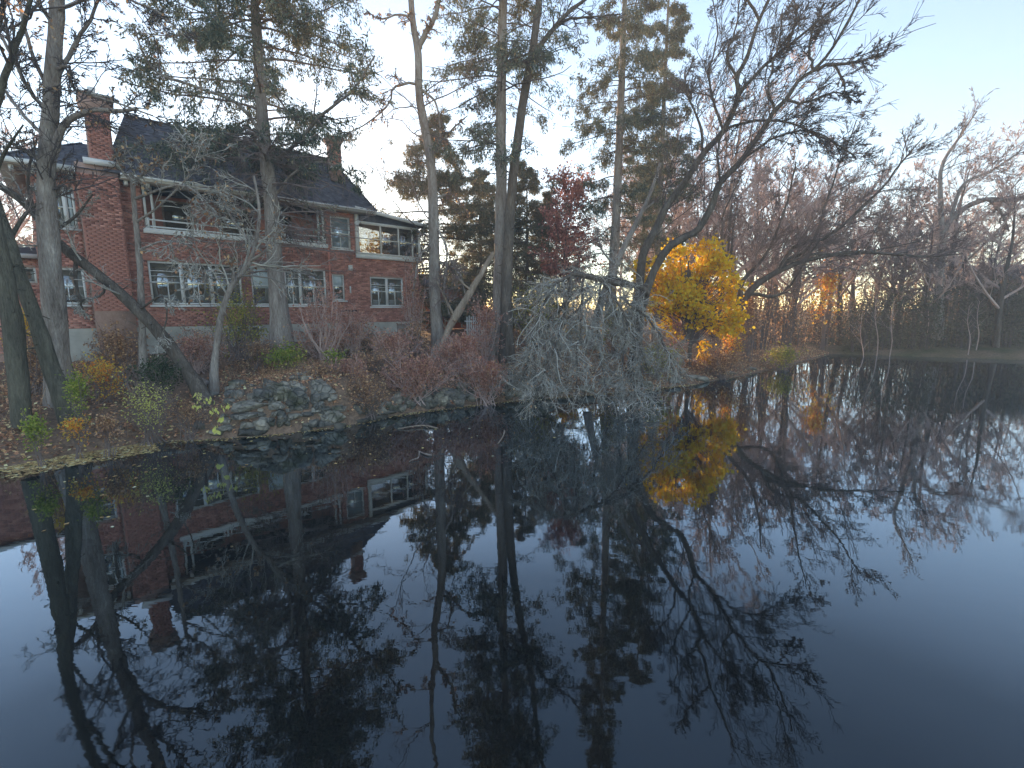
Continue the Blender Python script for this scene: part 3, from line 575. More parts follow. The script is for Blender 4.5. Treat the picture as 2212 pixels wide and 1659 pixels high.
q = at(2130, 700, 48); fh = empty('far_house', (q[0], q[1], tz(q[0], q[1])), 'dark low-roofed house half hidden behind the far bank hedge at right', 'house', rz=-.35)
fb = wall_sheet(-1.5, 10, 0, 4.4, [(1.0, 2.0, 1.2, 2.6), (4.0, 5.2, 1.2, 2.6)], y=0); fb.quad((-1.5, 0, 0), (-1.5, 0, 4.4), (-1.5, 7, 4.4), (-1.5, 7, 0)); fb.build('wall', DARK, fh)
MB().hexa([(-2.1, -.6, 4.35), (10.6, -.6, 4.35), (10.6, 7.6, 4.35), (-2.1, 7.6, 4.35), (-2.0, 1.2, 5.9), (10.4, 1.2, 5.9), (10.4, 6, 5.9), (-2.0, 6, 5.9)]).build('roof', SHING, fh)
for s0, s1 in ((1.0, 2.0), (4.0, 5.2)):
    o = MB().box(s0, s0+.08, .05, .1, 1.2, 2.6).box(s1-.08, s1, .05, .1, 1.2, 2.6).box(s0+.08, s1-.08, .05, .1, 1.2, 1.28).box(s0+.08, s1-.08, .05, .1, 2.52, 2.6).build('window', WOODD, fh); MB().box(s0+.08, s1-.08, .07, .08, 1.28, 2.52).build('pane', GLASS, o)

# ------------------------------------------------------------------ stone revetment along the water's edge
def hull_mesh(seed, n=16, flat=1.0):
    q = np.random.default_rng(seed); p = q.normal(size=(n, 3)); p = p / np.linalg.norm(p, axis=1, keepdims=True)
    p = np.sign(p) * np.abs(p) ** .7; p *= q.uniform(.8, 1.0, (n, 1)); p /= np.abs(p).max(0)
    bm = bmesh.new()
    for c in p: bm.verts.new(c * .5)
    r = bmesh.ops.convex_hull(bm, input=bm.verts); bmesh.ops.delete(bm, geom=[g for g in r['geom_interior'] if isinstance(g, bmesh.types.BMVert)], context='VERTS')
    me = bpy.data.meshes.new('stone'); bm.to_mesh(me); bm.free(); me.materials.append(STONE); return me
STM = [hull_mesh(100 + k, 13 + k % 5) for k in range(14)]
def stones(root, rows, ox, oy, k, rng, dup_small=0):
    base = np.array(root.location)
    for i, (zx, zy, w, h) in enumerate(rows):
        u, v = ox + k * zx, oy + k * zy; p = hit(u, v, 8); W_, H_ = px(w * k, p[1]), px(h * k, p[1]) * 1.12
        o = bpy.data.objects.new('stone', STM[(i * 5 + len(rows)) % len(STM)]); COL.objects.link(o); o.parent = root
        dd = rng.uniform(.35, .6) * min(W_, .7) + .12
        o.location = (p[0] - base[0], p[1] + dd * .12 - base[1], p[2] - base[2]); o.scale = (W_ * 1.12, dd + .12, H_ * 1.1)
        o.rotation_euler = (rng.uniform(-.1, .1), rng.uniform(-.10, .10), .30 + rng.uniform(-.2, .2))
        m = o.modifiers.new('bevel', 'BEVEL'); m.width = .012; m.segments = 1; m.limit_method = 'ANGLE'; m.angle_limit = .3
r5 = np.random.default_rng(5)
S1 = [(float(a), float(b), float(c), float(c) * .7) for a, b, c in zip(r5.uniform(420, 1780, 46), r5.uniform(480, 1010, 46), r5.uniform(60, 150, 46))] + [(590,480,240,130),(950,480,480,120),(590,600,160,130),(850,610,330,130),(1110,600,190,200),(1270,490,140,120),(1230,400,150,70),(1390,410,150,80),(1360,350,210,60),(1540,510,350,160),(1260,690,260,260),(1560,660,250,130),(1690,660,110,90),(770,770,470,130),(720,860,430,60),(640,940,260,80),(850,940,200,140),(700,1030,420,90),(970,950,90,100),(1400,850,120,70),(1480,830,60,40),(1670,870,340,150),(1450,930,170,90),(1580,970,250,60),(1160,990,70,80),(1250,880,180,90),(450,1000,180,80),(300,600,200,90),(1760,760,160,80),(1060,860,150,90),(1020,760,200,90),(420,900,170,80),(330,1040,160,70),(150,960,150,80)]
c0 = hit(610, 880, 8); rv = empty('stone_revetment', c0, 'pile of big grey and tan stones at the water before the spruce trunk', 'stone wall', 'stone revetments on the bank')
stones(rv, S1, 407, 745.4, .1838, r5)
S2 = [(float(a), 880 - .17 * float(a) + float(b), float(c), float(c) * .6) for a, b, c in zip(r5.uniform(150, 2450, 50), r5.uniform(-150, 25, 50), r5.uniform(90, 190, 50))] + [(980,570,200,150),(840,580,120,110),(1430,550,160,120),(1745,370,130,110),(1900,370,140,80),(1800,460,220,70),(1720,540,90,80),(1830,510,160,70),(920,700,270,130),(1340,710,120,90),(1100,680,90,80),(1650,640,160,90),(1770,610,100,70),(400,790,110,80),(530,820,160,50),(350,870,240,50),(1850,560,120,60),(2000,560,140,80),(1960,480,140,70),(2100,600,140,80),(1290,580,100,50),(1480,650,110,60),(760,720,110,80),(640,760,140,60),(1210,640,120,80),(1560,600,110,80),(1930,620,110,60),(1230,740,110,60),(1060,600,90,90),(200,900,160,50),(2200,520,150,80),(2250,620,160,70),(2350,560,140,90)]
c0 = hit(960, 850, 8); rv2 = empty('stone_revetment', c0, 'scattered stones along the waterline beneath the pinkish shrubs', 'stone wall', 'stone revetments on the bank')
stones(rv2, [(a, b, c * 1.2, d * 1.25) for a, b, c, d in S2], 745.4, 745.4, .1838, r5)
S3 = [(u, v, w, h) for u, v, w, h in [(1220,846,40,16),(1270,842,46,16),(1330,836,40,15),(1390,832,50,14),(1450,824,44,13),(1510,818,50,12),(1570,806,44,10),(1620,798,40,9),(1180,838,40,20),(1300,826,44,14),(1420,814,40,12)]]
c0 = hit(1400, 825, 8); rv3 = empty('stone_revetment', c0, 'row of dark low stones at the shore right of the drooping grey branches', 'stone wall', 'stone revetments on the bank')
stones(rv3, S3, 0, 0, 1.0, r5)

# ------------------------------------------------------------------ trees in front
def R(*a): return np.random.default_rng(a[0])
def polyline_batch(limbs_, K):
    P = np.stack([catmull(p[0], K) for p in limbs_]); Rr = np.stack([np.interp(np.linspace(0, 1, K), np.linspace(0, 1, len(p[1])), p[1]) for p in limbs_]); return P, Rr
def bare_crown(lims, n1, l1, n2, l2, n3, l3, rng, trop=(0, 0, .06), ang=(25, 60), K0=12, tr=(.25, 1), wig=.13, rmin=.0085, rf=.5, absn=False, n4=0, l4=.5, rmax1=.03):
    P0, R0 = polyline_batch(lims, K0)
    P1, R1 = grow(P0, R0, n1, l1, ang, 8, trop, wig, tr, rf, .010, rng, rel=not absn, rmax=rmax1)
    P2, R2 = grow(P1, R1, n2, l2, (22, 55), 5, trop, wig, (.15, 1), .55, .0105, rng)
    P3, R3 = grow(P2, R2, int(n3 * 1.35), l3, (22, 55), 3, trop, wig * 1.2, (.15, 1), .6, rmin, rng)
    out = [(P1, R1, 4), (P2, R2, 3), (P3, R3, 3)]
    if n4:
        P4, R4 = grow(P3, R3, n4, l4, (22, 55), 4, trop, wig * 1.3, (.2, 1), .7, rmin, rng); out.append((P4, R4, 3))
    return out
# A: tall grey trunk at far left, in front of the house corner
g = R(11)
tA = flare(limb([(130,872,12.4),(119,700,12.4),(104,500,12.3),(101,380,12.3),(112,200,12.2),(122,50,12.1),(130,-120,12),(150,-420,12),(165,-760,12)], 46, 12, 26, pw=.9))
LA = [limb(p, a, b, 14, .012, g) for p, a, b in [
    ([(114,338,12.3),(128,290,12.2),(150,258,12.1),(200,237,12),(255,240,11.9),(296,234,11.8)], 16, 6),
    ([(118,160,12.2),(128,148,12.1),(152,148,12),(158,190,12),(230,215,11.8),(330,250,11.6)], 9, 3),
    ([(122,170,12.2),(160,100,12.3),(200,30,12.4),(235,-60,12.5)], 9, 4), ([(108,250,12.2),(60,190,12),(10,90,11.9),(-60,0,11.8)], 9, 4),
    ([(106,300,12.2),(50,250,12.5),(-10,170,12.8),(-80,100,13)], 8, 3), ([(120,60,12.1),(70,-20,12),(20,-140,12)], 9, 4), ([(126,0,12.1),(190,-70,12),(290,-130,12)], 9, 3),
    ([(112,215,12.2),(70,120,12.4),(45,20,12.5),(30,-100,12.6)], 8, 4), ([(124,20,12),(230,-10,12),(330,20,12),(400,80,12)], 7, 2), ([(105,360,12.3),(60,330,12),(0,300,11.8),(-50,310,11.7)], 7, 3), ([(135,-150,12),(80,-300,12),(20,-480,12)], 9, 4), ([(135,-100,12),(250,-280,12),(330,-420,12)], 9, 4)]]
cA = bare_crown(LA, 12, .42, 7, .5, 5, .5, g, (0, 0, -.01), tr=(.2, 1), rmax1=.014) + bare_crown([tA], 26, .14, 7, .5, 5, .5, g, (0, 0, -.01), tr=(.3, 1), rmax1=.02, ang=(40, 80))
PA = cA[2][0]
tree('bare_maple', 'tall straight grey-trunked bare tree at left crossing the house corner and chimney', 'tree', [tA], LA, cA, [leaves(PA[g.random(len(PA)) < .10], 1, .09, g, .03)], BARK, TWIGD, L_BROWN)
# B: two dark trunks at the left edge
g = R(12)
tB = (limb([(42,866,10.9),(30,720,10.9),(14,620,10.9),(0,540,10.9),(-30,400,10.9),(-40,200,10.9),(-30,-100,11),(-20,-500,11)], 37, 18, 22))
LB = [limb(p, a, b, 12, .01, g) for p, a, b in [([(-35,300,10.9),(20,140,10.7),(60,20,10.5),(110,-150,10.5)], 14, 5), ([(-36,150,10.9),(0,40,11),(20,-60,11.3)], 12, 5), ([(-25,-200,11),(60,-350,11),(160,-480,11)], 14, 5)]]
tree('bare_tree', 'thick dark trunk leaning out of the left edge above the bank', 'tree', [tB], LB, bare_crown(LB, 12, .5, 6, .5, 5, .5, g), [leaves(bare_crown(LB, 12, .5, 6, .5, 2, .5, R(12))[2][0][::2], 2, .10, g, .10)], BARKG, TWIGD, L_BROWN)
g = R(13)
tB2 = flare(limb([(142,868,11.6),(108,790,11.6),(80,700,11.6),(58,640,11.6),(36,570,11.6),(10,490,11.7),(-20,400,11.8),(-60,200,11.9)], 32, 15, 18))
LB2 = [limb([(20,520,11.7),(50,470,12),(80,440,12.2),(140,420,12.5)], 9, 3, 10), limb([(-20,400,11.8),(10,330,11.6),(50,270,11.5)], 9, 3, 10)]
tree('bare_tree', 'grey-green leaning trunk just left of the lime shrub, forking from the tall straight trunk', 'tree', [tB2], LB2, bare_crown(LB2, 10, .5, 5, .5, 4, .5, g), None, BARKG, TWIG)
# C: dark trunk leaning to the left across the house
g = R(14)
tC = flare(limb([(432,842,13.3),(398,792,13.3),(342,716,13.2),(282,655,13.1),(216,596,13),(150,546,12.9),(108,505,12.8),(72,458,12.7),(30,420,12.6),(-40,380,12.5)], 27, 12, 22))
LC = [limb([(165,560,12.9),(163,600,12.8),(172,650,12.7),(185,690,12.6)], 9, 3, 10), limb([(230,610,13),(215,640,12.8),(150,650,12.6),(100,640,12.5)], 6, 2, 10), limb([(108,505,12.8),(160,470,12.6),(200,420,12.5)], 8, 3, 10), limb([(300,670,13.1),(350,640,12.9),(360,690,12.8),(335,760,12.8)], 5, 2, 10), limb([(72,458,12.7),(60,380,12.7),(80,300,12.7)], 8, 3, 10)]
tree('leaning_tree', 'dark trunk leaning steeply to the left across the lower house wall', 'tree', [tC], LC, bare_crown(LC + [tC], 11, .3, 6, .6, 4, .55, g, (0, 0, -.05), wig=.2), None, BARKD, TWIGG)
# D: slim crooked tree
g = R(15)
tD = flare(limb([(462,806,13.9),(465,770,13.9),(474,700,13.9),(492,636,13.9),(512,602,13.9),(540,565,13.9),(556,505,13.9),(560,450,13.8),(548,380,13.8)], 15, 5, 20))
LD = [limb([(505,610,13.9),(503,585,13.8),(496,560,13.8)], 9, 4, 8), limb([(540,565,13.9),(575,540,13.7),(600,500,13.6)], 7, 3, 8), limb([(548,530,13.9),(500,470,13.7),(470,400,13.6)], 6, 3, 8)]
cD = bare_crown(LD + [tD], 12, .4, 6, .6, 5, .5, g, (0, 0, -.02), wig=.2, tr=(.35, 1))
tree('sapling', 'slim crooked grey tree with two bends standing before the wide ground floor windows', 'tree', [tD], LD, cD, [leaves(cD[2][0][::9], 1, .10, g, .02)], BARK, TWIGG, L_BROWN, S=8)
g = R(16)
tE = flare(limb([(310,790,13.5),(306,680,13.5),(301,560,13.5),(292,470,13.5),(285,378,13.5)], 14, 8, 16))
LE = [limb([(287,392,13.5),(312,375,13.4),(352,342,13.3)], 7, 3, 8), limb([(287,392,13.5),(265,370,13.5),(258,345,13.5),(300,310,13.5)], 6, 2, 8), limb([(290,430,13.5),(380,400,13.2),(430,420,13.1),(470,470,13)], 6, 2, 10), limb([(294,480,13.5),(350,440,13.3),(420,360,13.2),(400,300,13.2)], 5, 2, 10), limb([(300,540,13.5),(360,520,13.2),(420,540,13),(440,610,13)], 5, 2, 10)]
cE = bare_crown(LE, 12, .5, 7, .6, 5, .55, g, (0, 0, -.02), wig=.22)
tree('sapling', 'slim pale tree with a cut-off top before the dark roof by the chimney', 'tree', [tE], LE, cE, [leaves(cE[2][0][::7], 1, .10, g, .02)], BARK, TWIGG, L_BROWN, S=8)
# conifers
def conifer_crown(trunk, z0, z1, nb, lmax, lmin, rng, droop=-.10, den=1.0, spray=.24, bare=0.0, prof=None, azb=None, n2=12, leaf_n=11):
    P, Rr = trunk; zt = P[:, 2]; z = z0 + (z1 - z0) * np.sort(rng.random(nb)) ** .9; k = np.array([np.interp(zz, zt, np.arange(len(zt))) for zz in z]); i = np.minimum(k.astype(int), len(zt) - 2); f = (k - i)[:, None]
    c = P[i] * (1 - f) + P[i + 1] * f; az = rng.uniform(0, 2 * np.pi, nb); q = (z - z0) / (z1 - z0)
    L = (lmax * (1 - q) + lmin * q) * rng.uniform(.55, 1.15, nb)
    if prof is not None: L = L * prof(q)
    K = 9; s = np.linspace(0, 1, K)[None, :, None]; d = np.stack([np.cos(az), np.sin(az), np.zeros(nb)], 1)[:, None, :]
    sag = (rng.uniform(.05, .25, nb)[:, None, None] - .62 * s + .42 * s * s) * s
    B = c[:, None, :] + d * L[:, None, None] * s + np.array([0, 0, 1.]) * L[:, None, None] * sag + rng.normal(size=(nb, K, 3)) * .03 * s
    br = np.maximum(L * .011, .012)[:, None] * np.linspace(1, .3, K)[None]
    P2, R2 = grow(B, br, n2, .34, (35, 75), 5, (0, 0, droop), .09, (.18 + bare, 1), .5, .006, rng, flat=.6)
    P3, R3 = grow(P2, R2, 4, .5, (30, 60), 3, (0, 0, -.42), .12, (.2, 1), .6, .005, rng)
    keep2 = rng.random(len(P2)) < den; keep3 = rng.random(len(P3)) < den
    fol = [leaves(P2[keep2], int(leaf_n * 2.0), spray * .56, rng, .085, (.12, 1), .6, .26, .8, tri=True), leaves(P3[keep3], int(leaf_n * 1.5), spray * .56, rng, .075, (.1, 1), 1.2, .26, .6, tri=True)]
    return [(B, br, 5), (P2, R2, 3)] + ([(P3, R3, 3)] if den < .3 else []), fol
g = R(21)                               # F: the big spruce in front of the house
tF = flare(limb([(609,742,18.4),(600,640,18.4),(592,540,18.4),(584,420,18.4),(571,300,18.4),(560,150,18.4),(551,0,18.4),(542,-300,18.4),(535,-600,18.4),(530,-860,18.4)], 40, 6, 30, pw=.9))
LF = [limb([(600,345,18.4),(650,298,17.6),(700,245,17),(760,196,16.4),(810,120,16)], 9, 3, 12, .01, g), limb([(590,330,18.4),(520,230,17.6),(430,190,17),(330,150,16.4),(290,60,16)], 8, 3, 12, .01, g), limb([(596,420,18.4),(640,370,17.8),(700,350,17.4),(780,390,17)], 6, 2, 12, .01, g)]
b1, f1 = conifer_crown(tF, 9.0, 23.0, 150, 5.2, 1.2, g, den=.9, prof=lambda q: np.where(q < .10, .75, 1.0), n2=13, leaf_n=9, spray=.27)
b2_, f2 = conifer_crown((tF[0], tF[1]), 4.6, 9.6, 84, 3.0, 3.4, g, den=.02, n2=10, droop=-.2)
P0, R0 = polyline_batch(LF, 10); P2, R2 = grow(P0, R0, 16, .4, (30, 60), 7, (0, 0, -.07), .1, (.3, 1), .5, .007, g); P3, R3 = grow(P2, R2, 5, .4, (30, 60), 5, (0, 0, -.12), .1, (.1, 1), .6, .006, g)
tree('spruce_tree', 'large spruce with a straight grey trunk standing in front of the brick house', 'tree', [tF], LF, b1 + b2_ + [(P2, R2, 4), (P3, R3, 3)], f1 + f2 + [leaves(P2, 14, .17, g, .04, (.2, 1), .5, .26, 1.0, tri=True), leaves(P3, 9, .17, g, .04, (.1, 1), .9, .26, .8, tri=True)], BARK, TWIG, NEEDLE2, S=12)
# G: vine-draped tree right of the house
g = R(22)
tG = flare(limb([(948,756,20.5),(940,650,20.5),(938,540,20.5),(935,430,20.5),(931,350,20.5),(920,290,20.5),(905,200,20.5),(904,120,20.5),(894,60,20.5),(888,0,20.5),(880,-160,20.5),(888,-320,20.5),(880,-520,20.5)], 25, 7, 30))
LG = [limb(p, a, b, 12, .02, g) for p, a, b in [([(906,105,20.5),(914,80,20.4),(930,55,20.3),(946,20,20.2),(952,-60,20)], 12, 7), ([(905,185,20.5),(880,182,20.2),(850,190,20),(838,225,19.8),(790,270,19.6),(735,300,19.4)], 6, 2), ([(906,190,20.5),(935,215,20.2),(950,260,20),(945,330,20)], 6, 2), ([(934,330,20.5),(960,300,20.3),(985,270,20),(1010,250,20)], 6, 2), ([(936,430,20.5),(975,420,20.6),(1010,460,20.6)], 6, 2), ([(900,60,20.5),(870,30,20),(820,40,19.6),(790,20,19.4)], 5, 2), ([(938,520,20.5),(905,560,20),(890,640,19.7)], 6, 2), ([(940,560,20.5),(990,590,20),(1010,660,19.8)], 6, 2), ([(938,480,20.5),(965,540,20),(960,620,19.6),(970,680,19.5)], 5, 2)]]
cG = bare_crown(LG + [tG], 15, .22, 6, .55, 5, .5, g, (0, 0, -.10), wig=.22, tr=(.12, 1))
tree('vine_draped_tree', 'crooked dark tree hung with vines right of the house sunroom', 'tree', [tG], LG, cG, [leaves(cG[2][0][::8], 1, .11, g, .03)], BARK, TWIG, L_BROWN)
# snag
g = R(23)
tS = limb([(955,742,19.5),(975,700,19.6),(1010,640,19.7),(1040,590,19.8),(1066,546,19.9)], 17, 9, 12)
LS = [limb([(985,690,19.6),(960,640,19.5),(940,600,19.4)], 6, 2, 8), limb([(1020,630,19.7),(990,600,19.5),(980,560,19.4)], 5, 2, 8)]
tree('broken_snag', 'pale broken trunk leaning right against the tall grey tree', 'dead tree', [tS], LS, bare_crown(LS, 10, .5, 6, .6, 5, .5, g, (0, 0, -.05), wig=.25), None, DEADW, TWIG, lump=.22)
# H: tall conifer with thin layered branches and its leaning neighbour
g = R(24)
tH = flare(limb([(1076,752,21),(1080,600,21),(1083,450,21),(1082,300,21),(1084,100,21),(1087,0,21),(1090,-200,21),(1093,-450,21),(1096,-700,21)], 31, 8, 28, pw=.9))
b1, f1 = conifer_crown(tH, 8.3, 23.5, 100, 3.8, 1.3, g, droop=-.05, den=.50, prof=lambda q: np.where(q < .25, .85, 1.0), n2=10, leaf_n=8, spray=.27)
b2_, f2 = conifer_crown(tH, 12.5, 23.0, 70, 3.2, 1.6, g, droop=-.05, den=.8, n2=10, leaf_n=9, spray=.27)
tree('larch_tree', 'tall straight grey conifer with thin layered horizontal branches at the centre', 'tree', [tH], [], b1 + b2_, f1 + f2, BARK, TWIGD, NEEDLE2, S=12)
g = R(25)
tI = flare(limb([(1094,752,20.4),(1094,640,20.4),(1097,540,20.4),(1103,440,20.4),(1112,350,20.4),(1130,220,20.4),(1150,110,20.4),(1160,40,20.4),(1167,-30,20.4),(1185,-200,20.4),(1220,-380,20.4),(1230,-560,20.4)], 25, 8, 28))
LI = [limb(p, a, b, 12, .02, g) for p, a, b in [([(1150,135,20.4),(1175,92,20.2),(1200,55,20),(1228,25,20),(1262,0,20),(1300,-60,20)], 11, 5), ([(1200,52,20),(1240,40,19.8),(1290,36,19.6),(1340,30,19.5)], 6, 2), ([(1185,-200,20.4),(1150,-300,20.4),(1140,-420,20.4)], 9, 4), ([(1200,-300,20.4),(1280,-360,20),(1360,-380,19.6)], 8, 3)]]
tree('bare_tree', 'dark slender bare trunk curving up to the right from beside the tall conifer', 'tree', [tI], LI, bare_crown(LI, 11, .45, 6, .5, 4, .5, g, (0, 0, .0), wig=.2), None, BARKD, TWIGD)
# K: two tall spruces
g = R(26)
tK = flare(limb([(1316,706,25.5),(1328,520,25.5),(1338,300,25.5),(1345,120,25.5),(1350,0,25.5),(1356,-180,25.5),(1360,-330,25.5)], 22, 3, 26, pw=.9))
b1, f1 = conifer_crown(tK, 7.6, 26.0, 125, 3.5, .6, g, droop=-.08, den=.85, n2=11, leaf_n=7, spray=.30)
b2_, f2 = conifer_crown(tK, 5.2, 8.6, 22, 2.2, 3.0, g, den=.06, n2=8)
kK = tree('spruce_tree', 'nearer of the two tall thin spruces right of centre, with shaggy drooping sprays', 'tree', [tK], [], b1 + b2_, f1 + f2, BARK, TWIGD, NEEDLE2, group='pair of tall thin spruces')
x, y = (1420 - 1106) / 1036 * 28.5, 28.5
copy_thing(kK, (x, y, tz(x, y)), 2.2, .93, 'further and slimmer of the two tall thin spruces, standing right of the other', 'pair of tall thin spruces')
# cedars behind
def rng_like(q): return .75 + .45 * np.abs(np.sin(q * 23.0 + 1.3))
def cedar(u, v, Y, top_v, w, seed, label):
    g = R(seed); b = at(u, v, Y); b[2] = tz(b[0], b[1]); t = at(u, top_v, Y); H = t[2] - b[2]; half = px(w, Y) / 2
    tr = (catmull([b, b + [0, 0, H * .5], b + [.1, 0, H]], 20), np.linspace(.22, .02, 20)); q = tr
    bb, ff = conifer_crown(q, b[2] + .6, b[2] + H, 120, half * 1.75, half * 1.3, g, droop=.03, den=1, n2=11, leaf_n=8, spray=.30, prof=lambda q: np.clip(.6 + 1.6 * q, 0, 1) * np.clip((1.03 - q) * 2.6, .2, 1) * rng_like(q))
    root = tree('cedar_tree', label, 'tree', [q], [], bb, ff, BARKD, TWIGD, CEDAR, group='cedars behind the house', S=7)
    return root
kCe = cedar(945, 690, 30, 255, 190, 31, 'bushy cedar behind the vine-draped tree, right beside the sunroom roof')
for u, Y, rz, sc, lb in ((1040, 33, 2.0, .84, 'darker cedar showing between the vine-draped tree and the tall central conifer'), (1138, 30, 4.1, .80, 'cedar just right of the tall central conifer'), (1182, 31.5, 5.3, .70, 'cedar behind the red-leaved tree')):
    x, y = (u - 1106) / 1036 * Y, Y; copy_thing(kCe, (x, y, tz(x, y)), rz, sc, lb, 'cedars behind the house')

# J: dull red maple
g = R(35); b = at(1222, 705, 26.5); b[2] = tz(b[0], b[1])
tJ = (catmull([b, at(1218, 600, 26.5), at(1222, 500, 26.5), at(1228, 400, 26.5)], 16), np.linspace(.09, .02, 16))
P1, R1 = grow(tJ[0][None], tJ[1][None], 74, 2.9, (35, 75), 8, (0, 0, .05), .12, (.22, 1), .5, .01, g, rel=False, fall=.55); P2, R2 = grow(P1, R1, 9, .45, (30, 60), 5, (0, 0, 0), .15, (.3, 1), .5, .007, g)
tree('red_maple', 'small tree with dull red leaves in front of the cedars', 'tree', [tJ], [], [(P1, R1, 4), (P2, R2, 3)], [leaves(P2, 10, .15, g, .10, (.2, 1)), leaves(P1, 10, .15, g, .12, (.4, 1))], BARK, TWIGD, L_RED)
# L: leaning broken stem; M: two leaning bare trees over the water
g = R(41)
tL = limb([(1276,726,22.2),(1300,650,22.2),(1318,600,22.2),(1345,540,22.2),(1378,475,22.2),(1404,420,22.2),(1426,352,22.2)], 19, 5, 18)
LL = [limb([(1390,455,22.2),(1408,440,22),(1422,430,22)], 5, 3, 8), limb([(1330,575,22.2),(1300,540,22),(1290,500,22)], 6, 2, 8)]
tree('leaning_tree', 'short bare stem leaning right with a broken pale top before the tall thin spruces', 'tree', [tL], LL, bare_crown(LL, 8, .5, 5, .6, 4, .5, g, wig=.2), None, BARK, TWIG)
TRR = (.05, -.01, .05)
g = R(42)
tM = flare(limb([(1366,806,20.6),(1374,720,20.6),(1380,640,20.6),(1389,550,20.6),(1416,498,20.5),(1439,447,20.4),(1476,398,20.3),(1519,332,20.2),(1563,283,20.1),(1594,212,20),(1592,165,20),(1613,127,20),(1640,43,19.9),(1690,-60,19.8),(1740,-180,19.8)], 20, 4, 34))
LM = [limb(p, a, b, 14, .02, g) for p, a, b in [([(1594,203,20),(1628,165,19.8),(1660,135,19.6),(1700,100,19.5),(1758,55,19.3),(1822,0,19.2),(1880,-60,19)], 8, 3), ([(1563,283,20.1),(1545,230,20.3),(1530,160,20.5),(1550,80,20.6),(1540,0,20.7)], 6, 2), ([(1519,332,20.2),(1510,260,20.3),(1480,190,20.5),(1500,120,20.6)], 6, 2), ([(1563,280,20.1),(1620,262,19.8),(1690,262,19.6),(1750,283,19.4),(1809,313,19.2),(1850,340,19.1)], 6, 2), ([(1592,165,20),(1570,120,20.2),(1590,60,20.3),(1600,-20,20.4)], 6, 2), ([(1640,43,19.9),(1600,-30,20),(1570,-120,20)], 6, 2), ([(1700,100,19.5),(1720,40,19.4),(1715,-40,19.4)], 6, 2)]]
tree('leaning_tree', 'left one of the two long dark bare trees leaning right over the water', 'tree', [tM], LM, bare_crown(LM + [tM], 18, .36, 8, .55, 7, .55, g, (.06, 0, .05), tr=(.25, 1), wig=.13, rmax1=.022), None, BARKD, TWIGD, group='pair of bare trees leaning over the pond')
g = R(43)
tN = flare(limb([(1374,806,20),(1382,700,20),(1402,610,20),(1439,540,19.9),(1480,512,19.8),(1508,496,19.7),(1537,447,19.6),(1557,393,19.5),(1599,350,19.4),(1636,297,19.3),(1659,263,19.2),(1672,240,19.1),(1697,216,19),(1726,173,18.9),(1757,152,18.8),(1792,113,18.7),(1832,47,18.6),(1860,-10,18.5),(1890,-90,18.5)], 18, 3, 40))
LN = [limb(p, a, b, 14, .02, g) for p, a, b in [([(1757,152,18.8),(1792,140,18.6),(1829,137,18.4),(1866,133,18.2),(1892,118,18.1),(1920,105,18)], 8, 2), ([(1599,350,19.4),(1640,318,19.2),(1675,296,19),(1752,283,18.8),(1809,313,18.6),(1850,345,18.5)], 6, 2), ([(1800,140,18.6),(1820,170,18.4),(1826,200,18.4),(1850,220,18.3)], 5, 2), ([(1557,393,19.5),(1550,330,19.7),(1570,260,19.9),(1610,190,20)], 6, 2), ([(1672,240,19.1),(1660,180,19.3),(1680,100,19.4),(1690,20,19.5)], 6, 2), ([(1697,216,19),(1740,222,18.7),(1800,200,18.5),(1850,210,18.3)], 6, 2), ([(1757,152,18.8),(1750,90,18.9),(1780,10,18.9)], 6, 2)]]
tree('leaning_tree', 'right one of the two long dark bare trees leaning right, crossing the golden maple', 'tree', [tN], LN, bare_crown(LN + [tN], 18, .36, 8, .55, 7, .55, g, (.06, 0, .05), tr=(.25, 1), wig=.13, rmax1=.022), None, BARKD, TWIGD, group='pair of bare trees leaning over the pond')
# N2: bare tree with long boughs reaching right over the water
g = R(44)
tO = flare(limb([(1572,762,25),(1590,690,25),(1612,640,25),(1650,604,24.8),(1701,577,24.5),(1748,561,24.2),(1839,545,23.8),(1928,549,23.4),(2002,554,23),(2080,548,22.8)], 18, 2, 28))
LO = [limb(p, a, b, 14, .02, g) for p, a, b in [([(1590,690,25),(1600,620,25.4),(1612,598,25.6),(1647,560,25.8),(1671,520,26),(1700,440,26.2),(1720,350,26.4)], 11, 3), ([(1650,604,24.8),(1680,585,24.6),(1706,563,24.4),(1766,548,24.1),(1830,552,23.8),(1900,540,23.6),(1990,520,23.4)], 9, 2), ([(1680,590,24.6),(1716,533,24.5),(1792,510,24.3),(1866,443,24.1),(1912,400,24),(1949,347,23.9),(1992,300,23.8)], 9, 2), ([(1700,560,24.5),(1749,533,24.6),(1786,433,24.8),(1816,350,25),(1850,260,25)], 7, 2), ([(1622,635,25),(1689,636,24.5),(1727,583,24.3),(1770,520,24)], 8, 3), ([(1605,640,25),(1570,560,25.5),(1560,480,26),(1600,380,26)], 7, 2)]]
tree('bare_tree', 'bare tree right of the golden maple with long low boughs reaching right over the pond', 'tree', [tO], LO, bare_crown(LO + [tO], 18, .36, 8, .55, 7, .5, g, (.05, 0, .05), tr=(.25, 1), wig=.13, rmax1=.026, rmin=.012), None, BARKD, TWIG)
